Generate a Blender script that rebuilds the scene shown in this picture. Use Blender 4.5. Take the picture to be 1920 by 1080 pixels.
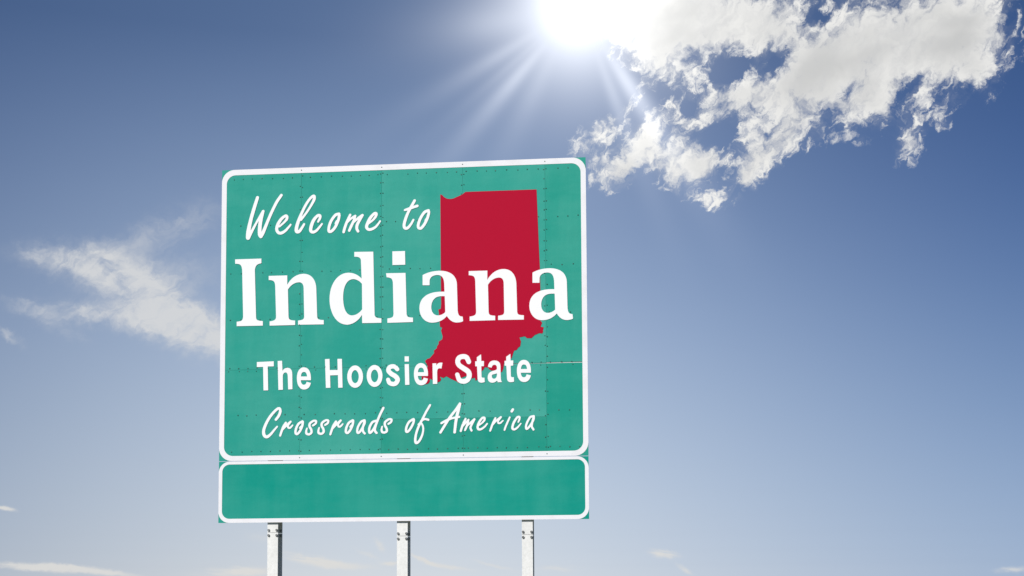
"""Interstate welcome sign on three steel posts under a blue, partly cloudy sky."""
import bpy, bmesh, math, random
from mathutils import Matrix, Vector

scene = bpy.context.scene
for _o in list(bpy.data.objects):
    bpy.data.objects.remove(_o)
random.seed(7)
RAD = math.radians

# ------------------------------------------------------------------ camera
PITCH, ROLL = 0.0751120, -0.0055274
cam_data = bpy.data.cameras.new('camera')
cam = bpy.data.objects.new('camera', cam_data)
scene.collection.objects.link(cam)
scene.camera = cam
fwd = Vector((0, math.cos(PITCH), math.sin(PITCH)))
up0 = Vector((0, -math.sin(PITCH), math.cos(PITCH)))
right = math.cos(ROLL) * Vector((1, 0, 0)) + math.sin(ROLL) * up0
upv = -math.sin(ROLL) * Vector((1, 0, 0)) + math.cos(ROLL) * up0
cm = Matrix((right, upv, -fwd)).transposed().to_4x4()
cm.translation = (0, 0, 1.6)
cam.matrix_world = cm
cam_data.lens = 46.875
cam_data.sensor_width = 36.0
cam_data.shift_y = 394.355 / 1920
cam_data.clip_start = 0.05
cam_data.clip_end = 20000

# ------------------------------------------------------------------ sun
SUN_EL, SUN_AZ = 40.0, 214.0          # degrees; azimuth clockwise from +Y (the view direction)
sd = Vector((math.sin(RAD(SUN_AZ)) * math.cos(RAD(SUN_EL)), math.cos(RAD(SUN_AZ)) * math.cos(RAD(SUN_EL)), math.sin(RAD(SUN_EL))))
sl = bpy.data.lights.new('sun', 'SUN')
sl.energy = 4.6
sl.angle = RAD(0.53)
sl.color = (1.0, 0.965, 0.92)
sun = bpy.data.objects.new('sun', sl)
sun.rotation_euler = sd.to_track_quat('Z', 'Y').to_euler()
sun.location = sd * 60
scene.collection.objects.link(sun)

# ------------------------------------------------------------------ view
vs = scene.view_settings
vs.view_transform = 'Standard'
vs.look = 'None'
vs.exposure = 0.0
vs.gamma = 1.0
vs.use_curve_mapping = False
scene.cycles.use_denoising = True
scene.cycles.max_bounces = 6

# ------------------------------------------------------------------ sky
world = bpy.data.worlds.new('World')
scene.world = world
world.use_nodes = True
world.cycles.sampling_method = 'MANUAL'
world.cycles.sample_map_resolution = 256
NT = world.node_tree
for n in list(NT.nodes):
    NT.nodes.remove(n)


class G:
    """Small helper that writes node maths as function calls."""

    def __init__(self, nt):
        self.nt = nt

    def new(self, t, **kw):
        n = self.nt.nodes.new(t)
        for k, v in kw.items():
            setattr(n, k, v)
        return n

    def put(self, sock, v):
        if isinstance(v, bpy.types.NodeSocket):
            self.nt.links.new(v, sock)
        elif v is not None:
            sock.default_value = v

    def m(self, op, a, b=None, c=None, clamp=False):
        n = self.new('ShaderNodeMath', operation=op, use_clamp=clamp)
        for s, v in zip(n.inputs, (a, b, c)):
            self.put(s, v)
        return n.outputs[0]

    def v(self, op, a, b=None, scale=None):
        n = self.new('ShaderNodeVectorMath', operation=op)
        self.put(n.inputs[0], a)
        if b is not None:
            self.put(n.inputs[1], b)
        if scale is not None:
            self.put(n.inputs['Scale'], scale)
        return n.outputs['Value'] if op in ('DOT_PRODUCT', 'LENGTH') else n.outputs[0]

    def noise(self, vec, scale, detail=6, rough=0.55, lac=2.0, color=False, dist=0.0):
        n = self.new('ShaderNodeTexNoise')
        self.put(n.inputs['Vector'], vec)
        n.inputs['Scale'].default_value = scale
        n.inputs['Detail'].default_value = detail
        n.inputs['Roughness'].default_value = rough
        n.inputs['Lacunarity'].default_value = lac
        n.inputs['Distortion'].default_value = dist
        return n.outputs['Color'] if color else n.outputs[0]

    def mapping(self, vec, loc=(0, 0, 0), rot=0.0, scale=(1, 1, 1), kind='TEXTURE'):
        n = self.new('ShaderNodeMapping', vector_type=kind)
        self.put(n.inputs['Vector'], vec)
        n.inputs['Location'].default_value = loc
        n.inputs['Rotation'].default_value = (0, 0, RAD(rot))
        n.inputs['Scale'].default_value = scale
        return n.outputs[0]

    def step(self, x, lo, hi):
        n = self.new('ShaderNodeMapRange', interpolation_type='SMOOTHSTEP')
        self.put(n.inputs['Value'], x)
        n.inputs['From Min'].default_value = lo
        n.inputs['From Max'].default_value = hi
        return n.outputs[0]

    def ramp(self, x, stops):
        n = self.new('ShaderNodeValToRGB')
        self.put(n.inputs[0], x)
        e = n.color_ramp.elements
        while len(e) < len(stops):
            e.new(0.5)
        for k, (p, c) in zip(e, stops):
            k.position = p
            k.color = (*c, 1)
        return n.outputs[0]

    def mix(self, fac, a, b, kind='MIX'):
        n = self.new('ShaderNodeMix', data_type='RGBA', blend_type=kind)
        self.put(n.inputs[0], fac)
        self.put(n.inputs[6], a if isinstance(a, bpy.types.NodeSocket) else (*a, 1))
        self.put(n.inputs[7], b if isinstance(b, bpy.types.NodeSocket) else (*b, 1))
        return n.outputs[2]

    def rgb(self, r, g, b):
        n = self.new('ShaderNodeCombineColor')
        for s, v in zip(n.inputs, (r, g, b)):
            self.put(s, v)
        return n.outputs[0]


w = G(NT)
tc = w.new('ShaderNodeTexCoord')
sep = w.new('ShaderNodeSeparateXYZ')
NT.links.new(tc.outputs['Generated'], sep.inputs[0])
AZ = w.m('MULTIPLY', w.m('ARCTAN2', sep.outputs[0], sep.outputs[1]), 57.29578)
EL = w.m('MULTIPLY', w.m('ARCSINE', sep.outputs[2]), 57.29578)
cmb = w.new('ShaderNodeCombineXYZ')
NT.links.new(AZ, cmb.inputs[0])
NT.links.new(EL, cmb.inputs[1])
P = cmb.outputs[0]                    # degrees: x = azimuth, y = elevation

sky = w.new('ShaderNodeTexSky', sky_type='NISHITA', sun_disc=False)
sky.sun_elevation = RAD(SUN_EL)
sky.sun_rotation = RAD(SUN_AZ)
sky.altitude = 200
base = w.v('SCALE', sky.outputs[0], scale=0.1)

# clear blue overhead, a paler whitish band low in the sky, paler about the view azimuth
elf = w.m('DIVIDE', EL, 30.0, clamp=True)
pale = w.ramp(elf, [
    (0.0100, (1.519, 1.629, 2.204)),
    (0.0267, (1.270, 1.369, 1.905)),
    (0.0467, (1.121, 1.181, 1.640)),
    (0.0667, (1.059, 1.079, 1.457)),
    (0.0900, (1.041, 1.018, 1.311)),
    (0.1167, (1.056, 0.992, 1.208)),
    (0.1500, (1.097, 0.992, 1.135)),
    (0.1867, (1.153, 1.012, 1.096)),
    (0.2333, (1.221, 1.048, 1.079)),
    (0.2833, (1.283, 1.089, 1.082)),
    (0.3367, (1.327, 1.123, 1.093)),
    (0.4000, (1.343, 1.144, 1.105)),
    (0.4833, (1.303, 1.133, 1.104)),
    (0.5567, (1.210, 1.082, 1.080)),
    (0.6300, (1.067, 0.994, 1.031)),
    (0.7000, (0.894, 0.878, 0.958)),
    (0.7767, (0.678, 0.724, 0.853)),
    (0.8667, (0.661, 0.728, 0.871)),
    (1.0000, (0.764, 0.837, 0.982))])
deep = w.ramp(elf, [
    (0.0100, (0.575, 0.806, 1.504)),
    (0.0267, (0.475, 0.671, 1.287)),
    (0.0467, (0.412, 0.572, 1.095)),
    (0.0667, (0.382, 0.515, 0.960)),
    (0.0900, (0.365, 0.476, 0.851)),
    (0.1167, (0.358, 0.453, 0.769)),
    (0.1500, (0.353, 0.437, 0.705)),
    (0.1867, (0.348, 0.426, 0.661)),
    (0.2333, (0.337, 0.415, 0.627)),
    (0.2833, (0.316, 0.401, 0.604)),
    (0.3367, (0.286, 0.381, 0.586)),
    (0.4000, (0.244, 0.353, 0.567)),
    (0.4833, (0.190, 0.314, 0.544)),
    (0.5567, (0.154, 0.285, 0.528)),
    (0.6300, (0.137, 0.270, 0.517)),
    (0.7000, (0.143, 0.274, 0.517)),
    (0.7767, (0.180, 0.305, 0.531)),
    (0.8667, (0.214, 0.347, 0.576)),
    (1.0000, (0.247, 0.399, 0.649))])
gx = w.m('DIVIDE', w.m('ADD', AZ, 7.0), 22.0)
gauss = w.m('POWER', 0.3679, w.m('MULTIPLY', gx, gx))
clear = w.mix(1.0, base, w.mix(gauss, deep, pale), 'MULTIPLY')


# clouds: soft lobes in azimuth / elevation broken up by fractal noise
def blob_field(p, blobs):
    """Sum of soft elliptical lobes; the running sum rides in z, so that the lobes are worked out one after another."""
    for (x, y, rx, ry, rot, wt) in blobs:
        q = w.mapping(p, (x, y, 0), rot, (rx, ry, 1e6))
        g = w.m('POWER', 0.3679, w.v('DOT_PRODUCT', q, q))
        n = w.new('ShaderNodeVectorMath', operation='MULTIPLY_ADD')
        w.put(n.inputs[0], g)
        n.inputs[1].default_value = (0, 0, wt)
        w.put(n.inputs[2], p)
        p = n.outputs[0]
    z = w.new('ShaderNodeSeparateXYZ')
    w.put(z.inputs[0], p)
    return z.outputs[2]


CUMULUS = [
    (16.83, 22.4, 3.71, 2.14, 0, 1.1), (18.96, 21.85, 1.91, 2.02, 0, 0.9), (13.96, 21.68, 2.47, 1.35, 25, 0.9), (12.15, 21.01, 1.8, 0.9, 30, 0.7),
    (15.24, 20.24, 1.91, 0.85, 30, 0.7), (16.1, 19.54, 0.72, 0.72, 0, 0.55), (17.04, 18.36, 0.58, 0.85, -30, 0.9), (20.04, 22.59, 0.94, 0.72, 30, 0.6),
    (19.97, 20.73, 0.58, 0.49, 0, 0.5), (18.34, 19.11, 0.31, 0.36, 0, 0.4), (15.09, 18.6, 0.27, 0.27, 0, 0.3), (20.84, 21.8, 0.36, 0.27, 30, 0.3),
    (7.17, 23.89, 3.04, 1.69, 0, 1.0), (9.02, 23.68, 2.92, 1.35, 0, 0.9), (11.53, 23.3, 1.57, 1.35, 0, 0.8), (6.55, 21.98, 1.35, 0.79, 0, 0.6),
    (5.7, 19.07, 2.25, 0.76, 40, 0.92), (4.87, 17.92, 0.94, 0.58, 35, 0.7), (8.72, 20.31, 2.02, 0.94, 35, 0.9), (10.33, 20.73, 1.12, 0.79, 0, 0.6),
    (10.53, 19.15, 0.76, 0.85, -20, 0.6), (7.19, 18.37, 1.35, 0.67, 20, 0.5), (8.8, 18.29, 0.9, 0.58, 0, 0.75), (8.22, 17.79, 0.54, 0.45, 0, 0.5),
    (10.15, 17.26, 0.4, 0.9, -25, 0.62), (11.19, 18.37, 1.35, 0.54, 40, 0.54), (11.99, 19.16, 1.01, 0.76, 30, 0.55), (7.76, 17.87, 1.35, 0.81, 0, 0.48),
    (6.38, 18.51, 0.9, 0.9, 0, 0.3), (9.59, 17.93, 1.8, 1.03, 0, 0.36), (10.61, 17.98, 1.03, 0.99, 0, 0.32), (13.91, 19.84, 1.57, 0.9, 20, 0.45),
    (3.6, 18.81, 0.9, 0.9, 0, 0.3), (4.07, 19.76, 1.12, 0.56, 30, 0.35), (8.65, 16.62, 1.12, 0.36, 0, 0.25), (12.57, 19.84, 1.35, 0.9, 30, 0.35),
    (3.48, 19.24, 0.76, 0.49, 30, 0.42), (3.83, 18.48, 0.49, 0.58, 0, 0.42), (7.29, 17.51, 0.4, 0.54, 0, 0.5), (8.43, 16.7, 0.9, 0.27, -20, 0.4),
    (4.55, 20.28, 1.35, 0.49, 30, 0.5), (9.55, 21.71, 0.81, 0.49, 0, -1.0), (10.36, 22.01, 0.58, 0.36, 0, -0.4), (7.85, 20.35, 0.45, 0.36, 0, -0.9),
    (9.16, 19.23, 0.58, 0.45, 0, -1.0), (9.36, 17.84, 0.67, 0.36, 0, -0.6), (11.61, 22.04, 0.45, 0.49, 0, -0.9), (13.45, 23.48, 0.45, 0.31, 0, -0.7),
    (9.6, 18.46, 0.45, 0.31, 0, -0.4), (13.9, 19.53, 0.9, 0.58, 0, -0.5), (14.59, 20.6, 0.45, 0.36, 30, -0.5), (17.43, 20.73, 0.49, 0.31, 0, -0.4),
    (6.02, 17.77, 0.45, 0.45, 0, -0.3), (4.33, 21.44, 0.9, 1.01, 0, -0.4), (5.88, 23.54, 1.57, 1.24, 0, 0.7),
]
CIRRUS = [
    (-18.7, 13.75, 1.8, 0.49, -4, 0.85), (-16.79, 13.41, 2.14, 0.76, -18, 0.85), (-15.38, 12.24, 2.02, 0.9, -25, 0.75), (-16.33, 11.58, 2.47, 0.49, -6, 0.6),
    (-13.95, 11.54, 2.14, 0.9, -12, 1.1), (-13.07, 11.07, 1.24, 0.72, -15, 0.85), (-17.93, 11.62, 1.12, 0.31, 8, 0.5), (-15.52, 14.86, 2.59, 0.76, 25, 0.46),
    (-13.57, 15.9, 1.57, 0.63, 15, 0.26), (-14.31, 13.38, 2.47, 0.81, 15, 0.45), (-20.01, 11.86, 1.57, 0.4, 0, 0.36), (-19.17, 11.17, 1.57, 0.36, -25, 0.36),
    (-20.97, 10.73, 0.67, 0.2, -35, 0.55), (-20.05, 13.82, 0.56, 0.16, -25, 0.4),
]
LOW = [
    (-19.8, 1.36, 1.69, 0.13, -5, 0.9), (-17.12, 1.19, 1.8, 0.13, -7, 0.7), (-18.67, 1.43, 1.12, 0.11, -3, 0.5), (-11.53, 1.19, 1.57, 0.22, 2, 0.8),
    (-8.43, 1.68, 1.01, 0.16, -10, 0.8), (-9.1, 1.8, 1.12, 0.22, -8, 0.4), (-7.08, 1.41, 1.35, 0.2, -3, 0.5), (-5.68, 2.32, 0.36, 0.16, -50, 0.6),
    (-6.18, 1.91, 0.67, 0.13, -25, 0.35), (-5.15, 1.54, 0.4, 0.09, 0, 0.7), (-3.9, 1.72, 0.67, 0.09, -25, 0.7), (-2.76, 1.39, 1.12, 0.11, -8, 0.55),
    (-0.82, 1.43, 1.01, 0.09, -15, 0.4), (1.81, 1.28, 1.12, 0.16, 0, 0.4), (6.49, 1.88, 0.58, 0.18, -8, 0.9), (7.38, 1.15, 0.45, 0.13, -35, 0.5),
    (20.47, 1.05, 0.58, 0.13, 0, 0.6), (-20.89, 3.73, 0.4, 0.09, -8, 0.9), (-10.44, 2.59, 1.35, 0.31, -8, 0.25),
]

warp1 = w.v('MULTIPLY', w.v('SUBTRACT', w.noise(P, 0.55, 3, 0.5, color=True), (0.5, 0.5, 0.5)), (2.2, 2.2, 0))
warp2 = w.v('MULTIPLY', w.v('SUBTRACT', w.noise(P, 1.9, 4, 0.6, color=True), (0.5, 0.5, 0.5)), (0.7, 0.7, 0))
PW = w.v('ADD', P, w.v('ADD', warp1, warp2))

# broken cumulus: lobes minus a threshold, torn by streaky fractal noise
mask = blob_field(w.v('ADD', P, warp2), CUMULUS)
ps = w.mapping(w.v('ADD', P, w.v('ADD', w.v('SCALE', warp1, scale=0.5), w.v('SCALE', warp2, scale=1.2))), (0, 0, 0), 42, (1.35, 0.9, 1))
fb = w.noise(ps, 0.9, 9, 0.60)
fine = w.noise(ps, 3.1, 7, 0.62)
tex = w.m('ADD', w.m('MULTIPLY', w.m('SUBTRACT', fb, 0.5), 2.4), w.m('MULTIPLY', w.m('SUBTRACT', fine, 0.5), 1.45))
dens = w.m('ADD', w.m('SUBTRACT', w.m('MINIMUM', mask, 1.6), 0.56), w.m('MULTIPLY', tex, w.m('MULTIPLY', w.step(mask, 0.0, 0.35), w.m('SUBTRACT', 1.75, w.m('MULTIPLY', w.step(mask, 0.5, 1.3), 0.85)))))
veil = w.m('MULTIPLY', w.step(mask, 0.25, 1.1), w.m('MULTIPLY', w.step(fb, 0.34, 0.66), 0.5))
cum_a = w.m('MAXIMUM', w.step(dens, -0.2, 0.80), veil)
thick = w.step(w.m('ADD', mask, w.m('MULTIPLY', tex, 0.25)), 0.9, 2.1)
soft = w.noise(w.mapping(P, (3, 5, 0), 20, (1.6, 1.0, 1)), 0.36, 3, 0.5)
shade = w.m('MULTIPLY', thick, w.m('MULTIPLY_ADD', w.step(soft, 0.38, 0.62), 0.75, 0.25))
grain = w.step(w.m('ADD', fb, w.m('MULTIPLY', fine, 0.5)), 0.55, 1.0)
cum_col = w.mix(shade, w.mix(grain, (0.66, 0.665, 0.67), (0.86, 0.855, 0.835)), (0.54, 0.545, 0.545))

# cirrus: thin, combed sideways
cmask = blob_field(w.v('ADD', P, w.v('SCALE', warp2, scale=1.3)), CIRRUS)
pc = w.mapping(PW, (0, 0, 0), -22, (2.6, 0.8, 1))
cn = w.m('ADD', w.m('MULTIPLY', w.noise(pc, 0.7, 6, 0.55), 0.6), w.m('MULTIPLY', w.noise(w.mapping(PW, (4, 1, 0), 28, (2.4, 0.5, 1)), 1.4, 8, 0.62), 0.4))
cd = w.m('MULTIPLY', w.m('MINIMUM', cmask, 1.2), w.step(cn, 0.18, 0.72))
cir_a = w.m('MULTIPLY', w.step(cd, 0.0, 0.95), 0.90)

# low streaks near the horizon
lmask = blob_field(w.v('ADD', P, w.v('SCALE', warp2, scale=0.35)), LOW)
ln = w.noise(w.mapping(P, (0, 0, 0), -8, (3.0, 0.45, 1)), 1.3, 6, 0.6)
low_a = w.m('MULTIPLY', w.step(w.m('MULTIPLY', lmask, w.step(ln, 0.22, 0.58)), 0.02, 0.75), 0.85)

skyc = w.mix(low_a, clear, (0.73, 0.72, 0.695))
skyc = w.mix(cir_a, skyc, (0.68, 0.69, 0.70))
skyc = w.mix(cum_a, skyc, cum_col)

# the sun breaking through at the edge of the cumulus, with its aureole and beams
SX, SY = 3.05, 24.55
dx = w.m('MULTIPLY', w.m('SUBTRACT', AZ, SX), w.m('COSINE', w.m('MULTIPLY', EL, 0.0174533)))
dy = w.m('SUBTRACT', EL, SY)
r2 = w.m('ADD', w.m('MULTIPLY', dx, dx), w.m('MULTIPLY', dy, dy))
ang = w.m('MULTIPLY', w.m('ARCTAN2', dx, w.m('MULTIPLY', dy, -1.0)), 57.29578)      # 0 = straight down


def fall(scale):
    return w.m('POWER', 0.3679, w.m('DIVIDE', r2, scale * scale))


beams = None
for (a0, wd, amp) in [(-80, 10, 0.65), (-60, 4.0, 0.65), (-51, 2.6, 0.35), (-43, 4.2, 1.15), (-29, 6, 0.40), (22, 4.0, 0.9), (33, 5.0, 2.1)]:
    q = w.m('DIVIDE', w.m('SUBTRACT', ang, float(a0)), float(wd))
    g = w.m('MULTIPLY', w.m('POWER', 0.3679, w.m('MULTIPLY', q, q)), float(amp))
    beams = g if beams is None else w.m('ADD', beams, g)
beams = w.m('MULTIPLY', beams, 0.33)
rr = w.m('SQRT', r2)
beams = w.m('MULTIPLY', beams, w.step(rr, 1.6, 4.4))
core = w.m('MULTIPLY', w.m('POWER', 0.3679, w.m('POWER', w.m('DIVIDE', rr, 2.25), 1.2)), 1.65)
glow = w.m('ADD', core, w.m('MULTIPLY', fall(8.0), 0.03))
glow = w.m('ADD', glow, w.m('MULTIPLY', beams, w.m('ADD', w.m('MULTIPLY', fall(4.2), 0.70), w.m('MULTIPLY', fall(6.4), 0.52))))
total = w.v('ADD', skyc, w.v('SCALE', w.rgb(1.0, 0.99, 0.96), scale=glow))

bg = w.new('ShaderNodeBackground')
NT.links.new(total, bg.inputs['Color'])
bg.inputs['Strength'].default_value = 1.0
wo = w.new('ShaderNodeOutputWorld')
NT.links.new(bg.outputs[0], wo.inputs['Surface'])


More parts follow.
